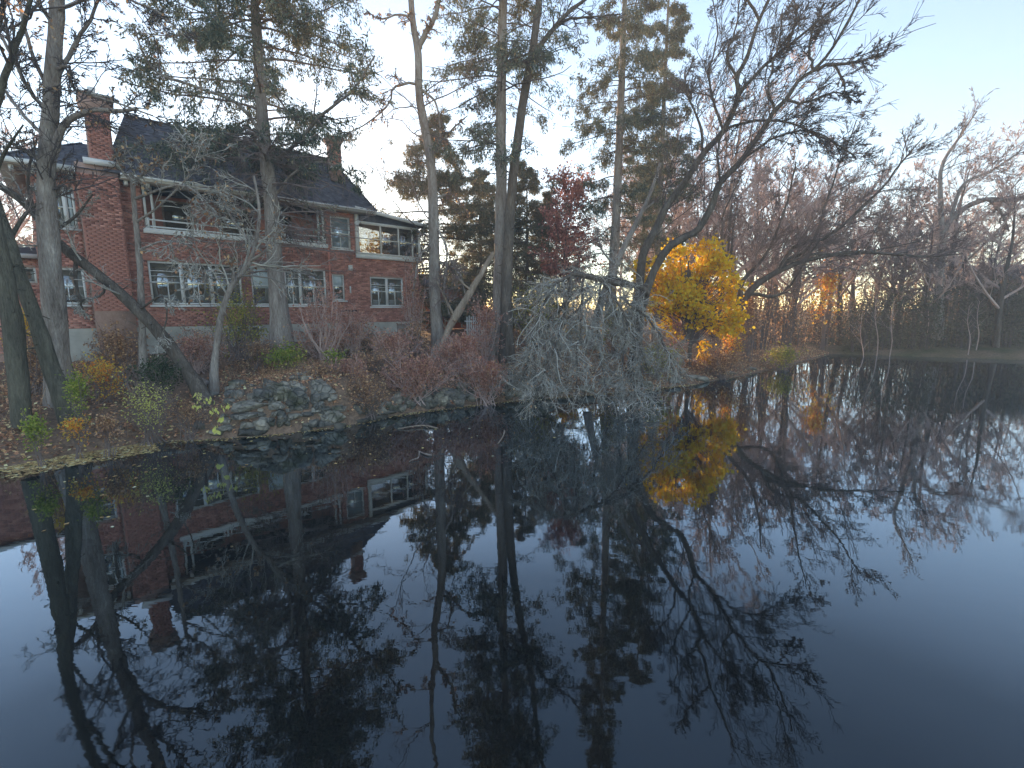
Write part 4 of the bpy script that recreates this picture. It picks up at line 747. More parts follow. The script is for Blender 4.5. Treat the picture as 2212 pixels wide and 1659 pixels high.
# golden maple
g = R(45)
bY = at(1488, 800, 23.2); bY[2] = tz(bY[0], bY[1])
def YP(u, v, Y=23.2): return at(u, v, Y)
tY = (catmull([bY, YP(1490, 720), YP(1485, 640), YP(1488, 540)], 16), np.linspace(.12, .03, 16))
ctr = np.array([YP(1490, 640), YP(1440, 610), YP(1400, 660), YP(1540, 600), YP(1500, 560), YP(1570, 650), YP(1470, 690), YP(1390, 600), YP(1545, 700), YP(1585, 690), YP(1510, 760), YP(1460, 550), YP(1550, 560), YP(1530, 530)])
ext = np.array([[1.3,1.2,1.3],[1.0,1.,1.1],[.45,.7,.9],[.9,1.,1.0],[.9,.9,.7],[.7,.9,.8],[1.0,1.,.7],[.5,.6,.7],[.9,.8,.5],[.5,.6,.5],[.45,.5,.5],[.6,.6,.5],[.6,.7,.6],[.4,.5,.4]])
nl = 620; V_ = []
pts = np.concatenate([c + (lambda w: w * (g.random((len(w), 1)) ** .45 * 1.12))(nrm(g.normal(size=(int(nl * e[0] * e[2] * 1.1), 3)))) * e for c, e in zip(ctr, ext)])
cl = pts[g.integers(0, len(pts), 200)]; rad = g.uniform(.22, .46, 200)
pts = np.concatenate([c + nrm(g.normal(size=(50, 3))) * (g.random((50, 1)) ** .5) * r * [1.25, 1.0, .7] for c, r in zip(cl, rad)])
seg = np.stack([pts, pts + g.normal(size=pts.shape) * .12], 1)
L0 = [(catmull([tY[0][int(g.integers(3, 14))], c * .6 + tY[0][8] * .4 + [0, 0, -.2], c], 8), np.linspace(.03, .006, 8)) for c in cl]
P0, R0 = polyline_batch(L0, 8); P1, R1 = grow(P0, R0, 5, .4, (25, 55), 5, (0, 0, .03), .15, (.3, 1), .5, .006, g)
tree('golden_maple', 'glowing golden yellow leaved tree on the far shore right of centre', 'tree', [tY], [], [(P0, R0, 4), (P1, R1, 3)], [leaves(seg, 1, .17, g, .05, (0, 1), .3, .85)], BARKD, TWIGD, L_YEL)

# ------------------------------------------------------------------ weeping grey branches hanging over the water
g = R(51)
tW = limb([(1378,690,20),(1396,625,19),(1330,612,18.2),(1300,604,18),(1262,596,17.6),(1232,594,17.2),(1234,620,17),(1226,650,16.8),(1190,690,16.6),(1150,740,16.4)], 14, 7, 22, .02, g)
LW = [limb(p, a, b, 12, .03, g) for p, a, b in [([(1396,625,19),(1330,600,18.6),(1290,600,18.3),(1240,590,18)], 9, 5), ([(1232,594,17.2),(1195,620,16.4),(1160,700,15.8),(1135,800,15.4)], 7, 3), ([(1300,604,18),(1330,650,17),(1370,720,16.6),(1400,800,16)], 7, 2), ([(1262,596,17.6),(1255,680,16.4),(1250,760,15.4),(1240,870,14.4)], 7, 2), ([(1396,625,19),(1360,680,17.8),(1345,760,16.6),(1350,840,15.4)], 7, 2),
    ([(1226,650,16.8),(1200,740,15.6),(1170,820,14.8),(1150,880,14.2)], 6, 2), ([(1300,604,18),(1290,700,17),(1300,800,15.8),(1320,890,14.6)], 6, 2), ([(1340,640,17.8),(1410,700,17),(1440,760,16.6),(1455,800,16.4)], 6, 2), ([(1190,690,16.6),(1150,770,16),(1125,830,15.6)], 5, 2), ([(1380,740,17.4),(1370,830,16),(1380,880,15),(1400,910,14.6)], 5, 2), ([(1280,640,17.6),(1220,700,17),(1200,760,16.6)], 6, 2)]]
P0, R0 = polyline_batch(LW, 14)
P1, R1 = grow(P0, R0, 40, 2.0, (25, 85), 9, (0, 0, -.125), .20, (.02, .95), .5, .008, g, rel=False, fall=.5, rmax=.018)
def clampw(P, lo=.02):
    P[:, :, 2] = np.maximum(P[:, :, 2], lo + .0 * P[:, :, 2]); return P
P2, R2 = grow(P1, R1, 8, .45, (25, 70), 4, (0, 0, -.06), .24, (.1, 1), .6, .0062, g)
P3, R3 = grow(P2, R2, 5, .5, (25, 70), 3, (0, 0, -.03), .28, (.1, 1), .7, .0055, g)
tree('weeping_tree', 'tangled mound of drooping pale grey leafless branches hanging into the water', 'tree', [tW], LW, [(P1, R1, 5), (P2, R2, 4), (P3, R3, 3)], [leaves(P3[::11], 1, .07, g, .02)], BARKD, TWIGG, L_BROWN)

# ------------------------------------------------------------------ background bare trees: four kinds, copied
def bare_kind(name, seed, H, spread, label, cat='tree', lean=(0.05, 0, 0), twig=TWIGP, x=0, y=0, group=None, nl=9, bark=BARKD):
    g = R(seed); base = np.array([x, y, tz(x, y) - .05]); t = catmull([base, base + [.15 + lean[0] * H * .3, 0, H * .3], base + [lean[0] * H * .6, .2, H * .58], base + [lean[0] * H, 0, H * .86]], 18)
    tr = (t, np.linspace(H * .017, .02, 18)); lims = []
    for k in range(nl):
        i = int(4 + 12 * k / nl); a = k * 2.4 + g.uniform(-.5, .5); L = H * spread * g.uniform(.7, 1.15) * (1 - .4 * k / nl)
        d = np.array([math.cos(a), math.sin(a), 0]); p = t[i]
        lims.append((catmull([p, p + d * L * .35 + [0, 0, L * .3], p + d * L * .7 + [lean[0] * L, 0, L * .75], p + d * L * .9 + [lean[0] * 2 * L, 0, L * 1.25]], 10), np.linspace(tr[1][i] * .6, .012, 10)))
    cr = bare_crown(lims + [tr], 10, .42, 8, .5, 6, .5, g, (lean[0] * .6, 0, .07), tr=(.2, 1), rmin=.017, wig=.12)
    return tree(name, label, cat, [tr], [], [(polyline_batch(lims, 10)[0], polyline_batch(lims, 10)[1], 6)] + cr, None, bark, twig, None, group, S=7)
BG = 'bare trees along the far shore'
def gp(u, Y): 
    x = (u - 1106) / 1036 * Y; return x, Y
x, y = gp(2032, 38); kA = bare_kind('bare_tree', 61, 15.5, .33, 'tall hazy bare tree with a wide crown standing highest on the far right shore', lean=(.05, 0, 0), x=x, y=y, group=BG)
x, y = gp(1700, 36); kB = bare_kind('bare_tree', 62, 13.5, .30, 'pinkish bare tree rising behind the low boughs just right of the golden maple', lean=(.12, 0, 0), x=x, y=y, group=BG)
x, y = gp(1905, 40); kC = bare_kind('bare_tree', 63, 13.0, .30, 'bare tree left of the highest hazy crown on the far shore', lean=(.14, 0, 0), x=x, y=y, group=BG, twig=TWIG)
def bgcopy(k, u, Y, rz, sc, label):
    x, y = gp(u, Y)
    while tz(x, y) < .45: Y += .7; x, y = gp(u, Y)
    return copy_thing(k, (x, y, tz(x, y) - .05), rz, sc, label, BG)
for k, u, Y, rz, sc, lb in [(kB, 1520, 38, 1.1, .98, 'bare tree seen right behind the golden maple crown'), (kC, 1600, 42, 2.0, 1.02, 'bare tree right of the golden maple, behind the leaning pair'), (kA, 1790, 44, .7, .80, 'bare tree above the little orange tree'),
                          (kB, 1985, 43, .4, .9, 'slim bare tree just left of the twin hazy trunks'), (kC, 2130, 36, .5, .86, 'bare tree near the right edge beside the dark house'), (kA, 2215, 42, 2.6, .75, 'bare tree cut off by the right edge'),
                          (kB, 1440, 36, 3.0, .9, 'bare tree behind the further thin spruce'), (kC, 1850, 48, 3.3, .98, 'faint bare tree far behind the long low boughs'), (kA, 1660, 50, 4.0, .9, 'faint bare tree far behind, between the golden maple and the orange tree'),
                          (kB, 1365, 34, 5.0, .80, 'bare tree showing between the two tall thin spruces'), (kC, 2070, 52, 1.0, .85, 'faint bare tree behind the dark hedge'), (kB, -20, 26, 1.0, .8, 'bare tree beyond the low brick wing at the left edge'), (kC, 60, 34, .3, .85, 'bare tree behind the left corner of the house'), (kA, 1930, 55, 5.2, .9, 'faintest bare tree on the far right skyline')]:
    bgcopy(k, u, Y, rz, sc * (1.12 if u < 1750 else 1.0), lb)
more = np.random.default_rng(909)
for i, u in enumerate([1395, 1455, 1490, 1545, 1575, 1625, 1680, 1725, 1765, 1820, 1875, 1945, 2010, 2055, 2100, 2165]):
    bgcopy((kA, kB, kC)[i % 3], u, more.uniform(33, 47), more.uniform(0, 6.28), more.uniform(.85, 1.22) * (1.0 if u < 1800 else .8), 'one of the many thin bare trees crowding together behind the far shore')
# large trees on the right edge with an arching bough
g = R(71)
tP = flare(limb([(2028,716,36),(2030,600,36),(2036,520,36),(2050,480,36),(2090,446,35.6),(2135,430,35.2),(2180,433,35),(2240,420,34.8),(2320,380,34.6)], 16, 5, 24))
LP = [limb([(2135,430,35.2),(2160,455,35),(2180,500,34.9)], 7, 3, 10), limb([(2036,520,36),(2032,440,36.2),(2034,360,36.3),(2070,300,36.4),(2110,240,36.5)], 11, 3, 12), limb([(2050,480,36),(2080,400,36),(2140,370,36),(2200,330,36)], 8, 3, 12)]
tree('bare_tree', 'hazy bare tree on the far right with one thick bough arching right', 'tree', [tP], LP, bare_crown(LP + [tP], 12, .4, 7, .5, 5, .5, g, (.05, 0, .05), tr=(.25, 1), rmin=.016), None, BARK, TWIG)
# small orange tree
def bush(name, label, cat, c, ext, nleaf, lsize, leafm, seed, stems=14, twig=TWIG, droop=.2, group=None, foliage_name='foliage', hollow=.5, aspect=.7, twigs=3):
    """c: centre of the leafy mass; stems rise from the ground under it"""
    g = R(seed); c = np.asarray(c, float); gz = max(tz(c[0], c[1]), 0.0); base = np.array([c[0], c[1], gz])
    root = empty(name, base, label, cat, group); n = stems
    tip = c + nrm(g.normal(size=(n, 3))) * (g.random((n, 1)) ** .4) * ext
    P0 = np.stack([catmull([base + g.normal(size=3) * [.12, .12, 0] * min(1, ext[0]) * 1.5, (base + t) / 2 + g.normal(size=3) * .12 * ext, t], 8) for t in tip]); R0 = np.linspace(.016, .006, 8)[None] * np.ones((n, 1)) * min(1.6, max(.6, ext[2]))
    P1, R1 = grow(P0, R0, twigs * 2, .45, (25, 60), 5, (0, 0, .03), .18, (.35, 1), .55, .005, g); P2, R2 = grow(P1, R1, twigs, .5, (25, 60), 4, (0, 0, 0), .2, (.2, 1), .7, .0045, g)
    a = Acc().add(tubes(P0, R0, 5)).add(tubes(P1, R1, 4)).add(tubes(P2, R2, 3)); obj('stem', a.me('stem', twig, base), root)
    if nleaf:
        m = int(nleaf * .6); q = nrm(g.normal(size=(m, 3))) * (hollow + (1 - hollow) * g.random((m, 1))) * ext * (.8 + .35 * g.random((m, 1))) + c
        cl = q[g.integers(0, max(1, m // 9), m)] * .55 + q * .45          # gather in clumps
        cl = cl + g.normal(size=cl.shape) * .10 * ext
        cl[:, 2] = np.maximum(cl[:, 2], max(gz, 0) + .03)
        a = Acc().add(leaves(np.stack([cl, cl + g.normal(size=cl.shape) * .04], 1), 1, lsize, g, .02, (0, 1), droop, aspect)); k = max(1, (nleaf - m) // max(1, len(P2)) + 1)
        a.add(leaves(P2, k, lsize, g, .03, (.2, 1), droop, aspect)); obj(foliage_name, a.me('foliage', leafm, base), root)
    return root
def bc(u, v, Y): return at(u, v, Y)
bush('orange_tree', 'small round bright orange leaved tree across the pond under the bare branches', 'tree', bc(1792, 606, 36), (.75, .7, 1.15), 900, .2, L_ORA, 81, 16)
bush('sunset_glow_tree', 'added golden foliage behind the house standing in for sunset glow in the sunroom windows', 'tree', bc(845, 545, 36), (2.9, 1.2, 1.5), 1900, .22, L_YEL, 82, 20)  # added tree: its yellow leaves imitate sunset glow through the sunroom
# shrubs on the near bank
H_ = hit
SHR = [  # name, label, cat, (u,v,Y), (w,h px), leaves, size, mat
 ('lime_shrub','taller lime green leafy shrub at the foot of the leaning left trunk','shrub',(166,838,11.2),(58,92),520,.085,L_LIME),
 ('lime_shrub','low lime green shrub nearest the water at far left','shrub',(74,922,9.9),(64,80),420,.08,L_LIME),
 ('dark_evergreen_shrub','dark evergreen shrub beneath the leaning dark trunk','shrub',(345,800,13.0),(120,80),1100,.09,L_EVER),
 ('yellow_leaved_shrub','sparse shrub with small pale yellow leaves left of the stones','shrub',(318,872,11.6),(150,140),420,.065,L_PALEY),
 ('orange_shrub','withered orange shrub between the two lime shrubs','shrub',(158,918,10.4),(70,46),190,.085,L_ORA),
 ('brown_shrub','dry orange-brown shrub just right of the lower lime shrub','shrub',(228,912,10.6),(60,50),200,.085,L_BROWN),
 ('yellow_green_bush','yellow-green bush at the foot of the spruce trunk','shrub',(618,766,16.6),(120,66),700,.10,L_LIME),
 ('climbing_vine','olive green climbing plant covering the wall left of the spruce','vine',(515,690,18.6),(150,190),1100,.09,L_OLIVE),
 ('yellow_green_bush','small yellow-green bush by the cellar window right of the spruce','shrub',(722,768,16.4),(60,44),200,.09,L_LIME),
 ('pink_shrub','large pinkish brown shrub above the waterline stones at centre left','shrub',(900,800,15.6),(190,110),2000,.085,L_PINK),
 ('pink_shrub','pinkish shrub beside the drooping grey branches','shrub',(1050,805,16.6),(140,110),1500,.085,L_PINK),
 ('pink_shrub','upper pinkish shrub below the garage','shrub',(985,762,17.8),(150,80),1300,.09,L_PINK),
 ('dry_shrub','brown half-bare shrub between the big stones and the pink shrubs','shrub',(792,838,14.2),(130,110),700,.07,L_BROWN),
 ('red_creeper','sparse reddish creeper in front of the middle house windows','vine',(700,672,17.8),(140,150),420,.10,L_PINK),
 ('red_creeper','reddish creeper climbing the right corner of the house','vine',(890,640,21.0),(70,140),700,.10,L_PINK),
 ('rusty_shrub','rusty orange shrub growing round the broken leaning trunk','shrub',(1048,690,19.4),(70,110),800,.10,L_PINK),
 ('rusty_shrub','low rusty shrub under the picket fence','shrub',(1000,735,18.6),(100,44),600,.09,L_PINK),
 ('olive_shrub','dry olive shrub right of the central trunks','shrub',(1160,660,24),(120,140),900,.10,L_OLIVE),
 ('red_shrub','small fiery red shrub at the right foot of the golden maple','shrub',(1580,736,24.5),(60,60),420,.12,L_ORA),
 ('red_shrub','red-leaved sprig low inside the golden maple','shrub',(1462,703,22.4),(30,36),120,.12,L_RED),
 ('rusty_shrub','rusty brown bush right beside the golden maple','shrub',(1622,660,26.5),(60,90),560,.12,L_BROWN),
 ('glowing_shrub','orange shrub glowing through the drooping grey branches','shrub',(1232,712,24.5),(80,44),420,.13,L_ORA),
 ('orange_shrub','orange shrub behind the drooping branches, right of the glowing one','shrub',(1290,712,25),(50,60),300,.12,L_ORA),
 ('olive_shrub','tangled olive undergrowth in front of the leaning pair of trees','shrub',(1420,765,20.8),(150,70),1000,.08,L_OLIVE),
 ('brown_shrub','brown twiggy undergrowth on the shore under the golden maple','shrub',(1560,775,22.6),(160,60),1100,.09,L_BROWN),
 ('brown_shrub','brown twiggy thicket left of the garage beneath the vines','shrub',(900,715,19.2),(70,80),420,.08,L_BROWN),
 ('brown_shrub','orange-brown thicket in front of the chimney base','shrub',(255,745,14.2),(130,110),800,.085,L_BROWN),
 ('brown_shrub','grey-brown thicket behind the left trunks','shrub',(60,760,13.0),(110,130),700,.085,L_BROWN),
 ('brown_shrub','brown leafless brush in front of the foundation left of the spruce','shrub',(430,738,16.8),(150,90),520,.07,L_BROWN),
 ('brown_shrub','brown brush around the small cellar window beside the spruce','shrub',(560,752,17.4),(120,60),420,.07,L_BROWN),
 ('pink_shrub','pinkish brush in front of the foundation right of the spruce','shrub',(690,725,18.4),(130,80),700,.09,L_PINK),
 ('brown_shrub','thin brush before the foundation wall left of the cellar door','shrub',(800,735,19.4),(150,60),420,.08,L_BROWN),
 ('rusty_shrub','orange-brown leafy thicket between the leaning trunk and the left trunks','shrub',(220,800,12.8),(110,90),600,.085,L_ORA),
 ('brown_shrub','dry brown shrub over the top of the stones','shrub',(690,800,14.6),(120,50),420,.07,L_BROWN),
 ('pink_shrub','russet brush straight in front of the small middle window','shrub',(760,700,18.8),(120,110),900,.085,L_PINK),
 ('pink_shrub','russet brush before the right foundation by the bird table','shrub',(850,735,18.0),(120,70),800,.085,L_PINK),
 ('rusty_shrub','low russet brush spilling over the stones at their right end','shrub',(760,795,14.9),(110,50),700,.075,L_PINK),
 ('dry_shrub','dry twiggy brush at the left end of the stones','shrub',(400,885,11.9),(90,70),260,.07,L_BROWN),
 ('golden_shrub','golden leaved shrub against the low brick wing at the left edge','shrub',(62,700,13.8),(70,110),420,.09,L_YEL),
 ('brown_shrub','low leafless shrub on the slope before the foundation','shrub',(800,775,16.0),(140,50),600,.07,L_BROWN),
 ('olive_shrub','green brush on the shore where the pond bends out of sight','shrub',(1690,765,26),(90,46),600,.10,L_OLIVE),
 ('olive_shrub','olive thicket behind the drooping grey branches at the foot of the spruces','shrub',(1330,690,23.5),(120,110),1000,.10,L_OLIVE),
 ('red_creeper','dull red brush over the wall between the window groups','vine',(420,745,16.4),(140,80),600,.09,L_PINK),
]
for i, (nm, lb, ct, (u, v, Y), (w_, h_), nl_, ls, mt) in enumerate(SHR):
    e = (px(w_, Y) / 2, max(.22, px(min(w_, 110), Y) * .38), px(h_, Y) / 2)
    bush(nm, lb, ct, bc(u, v, Y), e, int(nl_ * (1.5 if mt in (L_PINK, L_BROWN, L_OLIVE) else 1.2) * (1.7 if Y < 14 else 1.15)), ls * (.68 if Y < 14 else .9), mt, 200 + i, stems=max(8, min(34, int(14 * e[0] / .5))), twig=TWIG if mt not in (L_PINK,) else TWIGP, aspect=.7, hollow=.25)
# sprig with large drooping yellow leaves over the stones: each leaf a part
g = R(91); b = hit(432, 868, 8); sp = empty('yellow_sprig', b, 'sprig of large drooping yellow leaves hanging in front of the left end of the stones', 'plant')
st = [catmull([b, at(425, 850, 11.3), at(u, v, 11.2)], 8) for u, v in ((428,852),(450,862),(425,878),(462,884),(488,878),(478,905),(462,925))]
obj('stem', Acc().add(tubes(np.stack(st), np.linspace(.010, .004, 8)[None] * np.ones((7, 1)), 5)).me('stem', TWIG, b), sp)
lm = mesh_np('leaf', [(0,0,0),(.22,.30,.03),(.30,.6,.02),(0,1,-.10),(-.30,.6,.02),(-.22,.30,.03)], [(0,1,2,3),(0,3,4,5)], L_PALEY)
for p in st:
    for k in range(8):
        o = bpy.data.objects.new('leaf', lm); COL.objects.link(o); o.parent = sp; q = p[-1] - b + g.normal(size=3) * .045
        o.location = q; s_ = g.uniform(.09, .145); o.scale = (s_, s_, s_); o.rotation_euler = (g.uniform(-2.1, -1.2), g.uniform(-.4, .4), g.uniform(-1.8, 1.8))

# ------------------------------------------------------------------ far bank: hedge, saplings, brush
g = R(95)
def mass(name, label, cat, boxes, leafm, size, seed, group=None, n=900):
    g = R(seed); c0 = np.array([(b[0]) for b in boxes]); bx, by = gp(*boxes[0][:2]); base = np.array([bx, by, tz(bx, by)])
    root = empty(name, base, label, cat, group); P = []; ST = []
    for u, Y, v, w_, dz in boxes:
        x, y = gp(u, Y); top = at(u, v, Y)[2]; zb = tz(x, y); H = top - zb; m = int(n * w_ / 100)
        q = nrm(g.normal(size=(m, 3))) * (.55 + .45 * g.random((m, 1))) * [px(w_, Y) / 2, dz, H * .56] + [x, y, zb + H * .47]
        q += .10 * H * g.normal(size=q.shape) * [.6, .6, .35]; q[:, 2] = np.maximum(q[:, 2], zb + .05); P.append(q)
        s = g.random((14, 2)) - .5
        for a in s: ST.append(catmull([[x + a[0] * px(w_, Y) * .5, y + a[1] * dz, zb - .05], [x + a[0] * px(w_, Y) * .7, y + a[1] * dz, zb + H * .5], [x + a[0] * px(w_, Y), y + a[1] * dz, zb + H * g.uniform(.8, 1.05)]], 8))
    P = np.concatenate(P); ST = np.stack(ST); RS = np.linspace(.05, .014, 8)[None] * np.ones((len(ST), 1)); P1, R1 = grow(ST, RS, 7, .3, (25, 55), 5, (0, 0, .05), .12, (.3, 1), .5, .012, g)
    obj('stem', Acc().add(tubes(ST, RS, 4)).add(tubes(P1, R1, 3)).me('stem', TWIGD, base), root)
    obj('foliage', Acc().add(leaves(np.stack([P, P + .05 * g.normal(size=P.shape)], 1), 1, size, g, .05, (0, 1), .15, .7)).me('foliage', leafm, base), root)
    return root
mass('hedge', 'dark green hedge below the dark house on the far right bank', 'hedge', [(1995, 35, 630, 80, .9), (2045, 36, 600, 110, 1.3), (2095, 35, 640, 70, .9), (2150, 36, 595, 120, 1.3), (2190, 35, 632, 70, .9), (2240, 36, 598, 110, 1.3)], L_HEDGE, .15, 301, n=2500)
mass('evergreen_shrub', 'dark evergreen clump left of the hedge on the far bank', 'shrub', [(1870, 35.5, 640, 90, 1.0), (1930, 35.5, 618, 90, 1.0)], L_HEDGE, .15, 302, n=2300)
mass('brown_brush', 'purplish brown brush on the far bank below the orange tree', 'shrub', [(1720, 36, 640, 90, 1.2), (1780, 38, 655, 90, 1.2), (1845, 40, 640, 100, 1.2)], L_BROWN, .15, 303, n=800)
mass('brown_brush', 'rust-tinged brush above the hedge at the right edge', 'shrub', [(2120, 50, 560, 130, 1.5), (2220, 50, 545, 140, 1.5)], L_BROWN, .2, 304, n=900)
mass('brown_brush', 'pale brown brush under the low boughs right of the golden maple', 'shrub', [(1640, 32, 610, 90, 1.1), (1690, 35, 600, 90, 1.1)], L_BROWN, .14, 305, n=650)
mass('brown_brush', 'brown brush far behind the golden maple trunk', 'shrub', [(1440, 36, 590, 90, 1.2), (1520, 37, 570, 110, 1.2), (1370, 36, 610, 90, 1.2)], L_BROWN, .16, 306, n=700)
mass('brown_brush', 'long low band of brown brush far behind the orange tree', 'shrub', [(u, 50, 560 + (u % 7) * 6, 140, 1.6) for u in range(1480, 2080, 75)], L_BROWN, .22, 308, n=760)
mass('brown_brush', 'brown brush beyond the low brick wing at the left edge', 'shrub', [(-60, 30, 560, 160, 1.4), (40, 32, 570, 120, 1.4)], L_BROWN, .14, 309, n=600)
mass('brown_brush', 'brown brush behind the garage and the picket fence', 'shrub', [(960, 38, 560, 120, 1.5), (1040, 38, 545, 110, 1.5), (1130, 38, 590, 110, 1.5), (1230, 38, 600, 110, 1.5)], L_BROWN, .17, 307, n=230)
for k, (u0, u1, vb, vt, Y) in enumerate([(1899, 1893, 728, 640, 34), (1925, 1932, 735, 650, 33.5), (2002, 2010, 730, 590, 35), (1870, 1862, 735, 680, 33), (2095, 2094, 740, 660, 33), (2112, 2116, 735, 650, 34)]):
    pb = at(u0, vb, Y); pb[2] = tz(pb[0], pb[1]); P = catmull([pb, (pb * 2 + at(u1, vt, Y)) / 3 + [.12, 0, 0], (pb + 2 * at(u1, vt, Y)) / 3 - [.09, 0, 0], at(u1, vt, Y)], 12); rt = empty('pale_sapling', pb, ['pale leafless sapling nearest the orange tree on the far bank', 'pale leafless sapling second from the orange tree, leaning slightly right', 'tallest pale leafless sapling before the evergreen clump', 'shortest pale sapling at the left end of the far lawn', 'thin pale sapling left of the pair before the hedge', 'thin pale sapling right of the pair before the hedge'][k], 'sapling', 'pale saplings on the far lawn')
    obj('trunk', Acc().add(tubes(P[None], np.linspace(.035, .012, 12)[None], 6)).me('trunk', TWIGP, pb, True), rt); P1, R1 = grow(P[None], np.linspace(.03, .012, 12)[None], 10, .35, (25, 50), 6, (0, 0, .05), .1, (.4, 1), .5, .009, g); obj('crown', Acc().add(tubes(P1, R1, 3)).me('crown', TWIGP, pb), rt)
# woods beyond everything, seen only as one mass between the trunks, and behind the viewer where the windows mirror it
def woods(name, spots, seed, leafm, stufflabel):
    g = R(seed); A = Acc(); Bb = Acc()
    for x, y, H in spots:
        z = tz(x, y); t = catmull([[x, y, z], [x + g.normal() * .3, y, z + H * .5], [x + g.normal() * .6, y, z + H]], 8); r0 = np.linspace(.2, .03, 8); A.add(tubes(t[None], r0[None], 6))
        P1, R1 = grow(t[None], r0[None], 12, .35, (25, 60), 7, (0, 0, .05), .1, (.2, 1), .5, .02, g); P2, R2 = grow(P1, R1, 6, .5, (25, 55), 5, (0, 0, .04), .12, (.2, 1), .5, .014, g); A.add(tubes(P1, R1, 4)).add(tubes(P2, R2, 3)); P3, R3 = grow(P2, R2, 4, .5, (25, 55), 3, (0, 0, .02), .12, (.2, 1), .6, .026, g); A.add(tubes(P3, R3, 3))
    o = obj(name, A.me(name, leafm, (0, 0, 0))); return tag(o, stufflabel, 'woods', kind='stuff')
g = R(96)
woods('far_woods', [(gp(u, Y)[0], Y, H) for u, Y, H in [(int(u), g.uniform(54, 72), g.uniform(10, 16)) for u in np.linspace(1340, 2440, 21)]], 97, TWIG, 'far bare woods making one grey-brown band behind the pond')
woods('woods', [(x, -38 - g.uniform(0, 16), g.uniform(9, 14)) for x in np.linspace(-55, 55, 9)], 98, TWIG, 'bare woods on the opposite shore mirrored in the house windows')

# ------------------------------------------------------------------ ground cover, fallen leaves, floating leaves and sticks
g = R(101)
def scatter_leaves(name, label, n, size, mat, sampler, lift=.012, tilt=.5):
    X, Y = sampler(n); Z = terrain(X, Y); ok = Z > .01; X, Y, Z = X[ok], Y[ok], Z[ok]; m = len(X)
    c = np.stack([X, Y, Z + lift + g.random(m) * .03], 1); a = nrm(np.stack([g.normal(size=m), g.normal(size=m), g.normal(size=m) * tilt], 1)); b = nrm(np.cross(a, np.stack([g.normal(size=m) * tilt, g.normal(size=m) * tilt, np.ones(m)], 1)))
    s = (size * g.uniform(.6, 1.3, m))[:, None]; V = np.stack([c, c + a * s * .5 + b * s * .4, c + a * s, c + a * s * .5 - b * s * .4], 1).reshape(-1, 3)
    o = obj(name, mesh_np(name, V, np.arange(m * 4).reshape(m, 4), mat)); return tag(o, label, 'fallen leaves', kind='stuff')
def along_shore(i0, i1, dmax, n, dmin=0.0, side=1, pw=1.0):
    A = SH[i0:i1 + 1]; L = np.linalg.norm(np.diff(A, axis=0), axis=1); k = g.choice(len(L), n, p=L / L.sum()); t = g.random(n)[:, None]; p = A[k] * (1 - t) + A[k + 1] * t
    d = nrm(A[k + 1] - A[k]); nn = np.stack([-d[:, 1], d[:, 0]], 1) * side; p = p + nn * (dmin + (dmax - dmin) * g.random((n, 1)) ** pw); return p[:, 0], p[:, 1]
scatter_leaves('leaf_litter', 'brown fallen leaves covering the near bank', 42000, .085, L_LIT, lambda n: along_shore(3, 18, 8.5, n, .05, 1, 1.2))
X, Y = along_shore(3, 18, 9, 8500, .2, 1, 1.1); Z = terrain(X, Y); m = len(X); P0 = np.stack([np.stack([X, Y, Z - .02], 1) + k * np.stack([g.normal(size=m) * .10, g.normal(size=m) * .10, g.uniform(.08, .30, m) * (1 + 1.2 * (g.random(m) > .75))], 1) for k in np.linspace(0, 1, 3)], 1)
a = Acc().add(tubes(P0, np.full((m, 3), .0045) * np.array([1.2, .9, .5]), 3)).add(leaves(P0[::3], 2, .06, g, .03))
tag(obj('undergrowth', a.me('undergrowth', L_BROWN, (0, 0, 0))), 'dry stalks and low brown undergrowth on the bank', 'undergrowth', kind='stuff')
def floaters(name, label, n, size, X, Y, mat):
    d = shore_d(X, Y); ok = d < -.01; X, Y = X[ok], Y[ok]; m = len(X); an = g.random(m) * 6.283; c = np.stack([X, Y, np.full(m, .006) + g.random(m) * .004], 1); a_ = np.stack([np.cos(an), np.sin(an), g.normal(size=m) * .06], 1); b_ = np.stack([-np.sin(an), np.cos(an), g.normal(size=m) * .06], 1); s = (size * g.uniform(.5, 1.4, m))[:, None]
    V = np.stack([c, c + a_ * s * .5 + b_ * s * .36, c + a_ * s, c + a_ * s * .5 - b_ * s * .36], 1).reshape(-1, 3)
    return tag(obj(name, mesh_np(name, V, np.arange(m * 4).reshape(m, 4), mat)), label, 'floating leaves', kind='stuff')
x1, y1 = along_shore(3, 6, 1.1, 5200, .0, -1, 1.6); x2, y2 = along_shore(6, 14, .28, 1700, .0, -1, 1.8); x3, y3 = along_shore(4, 15, 5.5, 300, .1, -1, 1.7)
floaters('floating_leaves', 'tan leaves floating along the water edge', 0, .075, np.concatenate([x1, x2, x3]), np.concatenate([y1, y2, y3]), L_FLOAT)
def stick(pts, r0, r1, label, mat=DEADW, twigs=()):
    P = catmull([on_water(*p) + [0, 0, z] for p, z in pts], 12); rt = empty('floating_stick', P[0], label, 'stick'); o = obj('shaft', Acc().add(lumpy((P, np.linspace(r0, r1, 12)), 6, .1, 2)).me('shaft', mat, P[0], True), rt)
    for t in twigs: obj('twig', Acc().add(tubes(catmull([on_water(*p) + [0, 0, z] for p, z in t], 6)[None], np.linspace(r1 * .7, r1 * .4, 6)[None], 4)).me('twig', mat, P[0]), rt)
stick([((860, 928), .02), ((888, 925), .05), ((918, 923), .05), ((946, 927), .02)], .012, .026, 'pale stick floating level on the dark water below the pink shrubs', twigs=[[((918, 923), .05), ((926, 928), .02)]])
stick([((904, 975), .01), ((918, 983), .03), ((932, 985), .02)], .010, .028, 'short stick with a pale leaf afloat further out in dark water', mat=BARK, twigs=[])
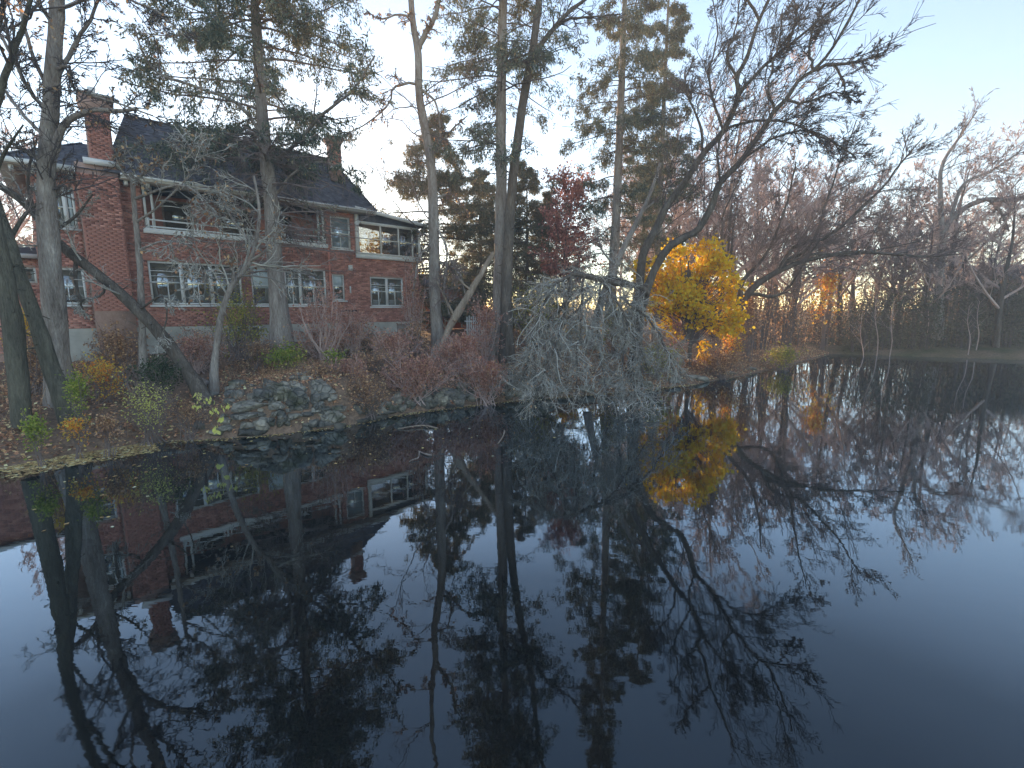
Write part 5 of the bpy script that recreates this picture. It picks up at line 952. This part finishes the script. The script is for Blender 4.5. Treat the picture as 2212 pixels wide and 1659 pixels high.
stick([((884, 998), .01), ((893, 995), .03), ((904, 992), .04), ((906, 984), .10)], .010, .014, 'small bent twig afloat just below the stick with a leaf', mat=BARK)
stick([((1075, 960), .01), ((1086, 948), .06), ((1090, 940), .12)], .012, .02, 'twig poking from the water left of the drooping branches')
# fallen log and stake on the bank
b0 = hit(395, 800, 9); P = catmull([hit(372, 806, 9) + [0, 0, .10], hit(410, 818, 9) + [0, 0, .13], hit(455, 842, 9) + [0, 0, .12]], 12)
lg = empty('fallen_log', P[0], 'rotting log on the bank at the base of the leaning dark trunk', 'log'); obj('log', Acc().add(lumpy((P, np.linspace(.13, .10, 12)), 10, .1, 5)).me('log', BARK, P[0], True), lg); obj('root_stub', Acc().add(tubes(catmull([P[3], P[3] + [-.1, -.05, .2], P[3] + [-.2, -.1, .28]], 6)[None], np.linspace(.07, .03, 6)[None], 7)).me('root_stub', BARK, P[0], True), lg)
b0 = hit(854, 778, 12); sk_ = empty('wooden_stake', b0, 'pale wooden stake standing in the ground in front of the cellar door', 'stake', rz=.3); MB().hexa([(-.04, -.03, -.15), (.04, -.03, -.15), (.04, .03, -.15), (-.04, .03, -.15), (-.035, -.025, .62), (.035, -.025, .58), (.035, .025, .58), (-.035, .025, .62)]).build('post', DEADW, sk_)
b0 = hit(757, 752, 14); bf = empty('bird_table', b0, 'dark pole with a flat tray top in front of the wall right of the spruce', 'bird table', rz=.6); top = at(757, 673, b0[1])[2] - b0[2]
obj('pole', Acc().add(tubes(np.array([[[0, 0, z] for z in np.linspace(-.1, top, 6)]]), np.full((1, 6), .022), 8)).me('pole', DARK, (0, 0, 0), True), bf); MB().box(-.32, .32, -.14, .14, top, top + .03).box(-.32, .32, -.155, -.14, top + .005, top + .06).box(-.32, .32, .14, .155, top + .005, top + .06).build('tray', DARK, bf)
hm, ht, hout = newmat('thin_haze'); pv = nd(ht, 'ShaderNodeVolumePrincipled'); pv.inputs['Color'].default_value = (.96, .97, .98, 1); pv.inputs['Density'].default_value = .0035; pv.inputs['Anisotropy'].default_value = .1
ht.links.new(pv.outputs[0], hout.inputs['Volume'])
hb = MB().box(-152, 152, -87, 152, -2.7, 31).build('haze', hm); tag(hb, kind='stuff')
print('SCRIPT SECONDS', round(time.time() - T0, 1), 'TRIS', sum(len(m.polygons) * 2 * m.users for m in bpy.data.meshes))
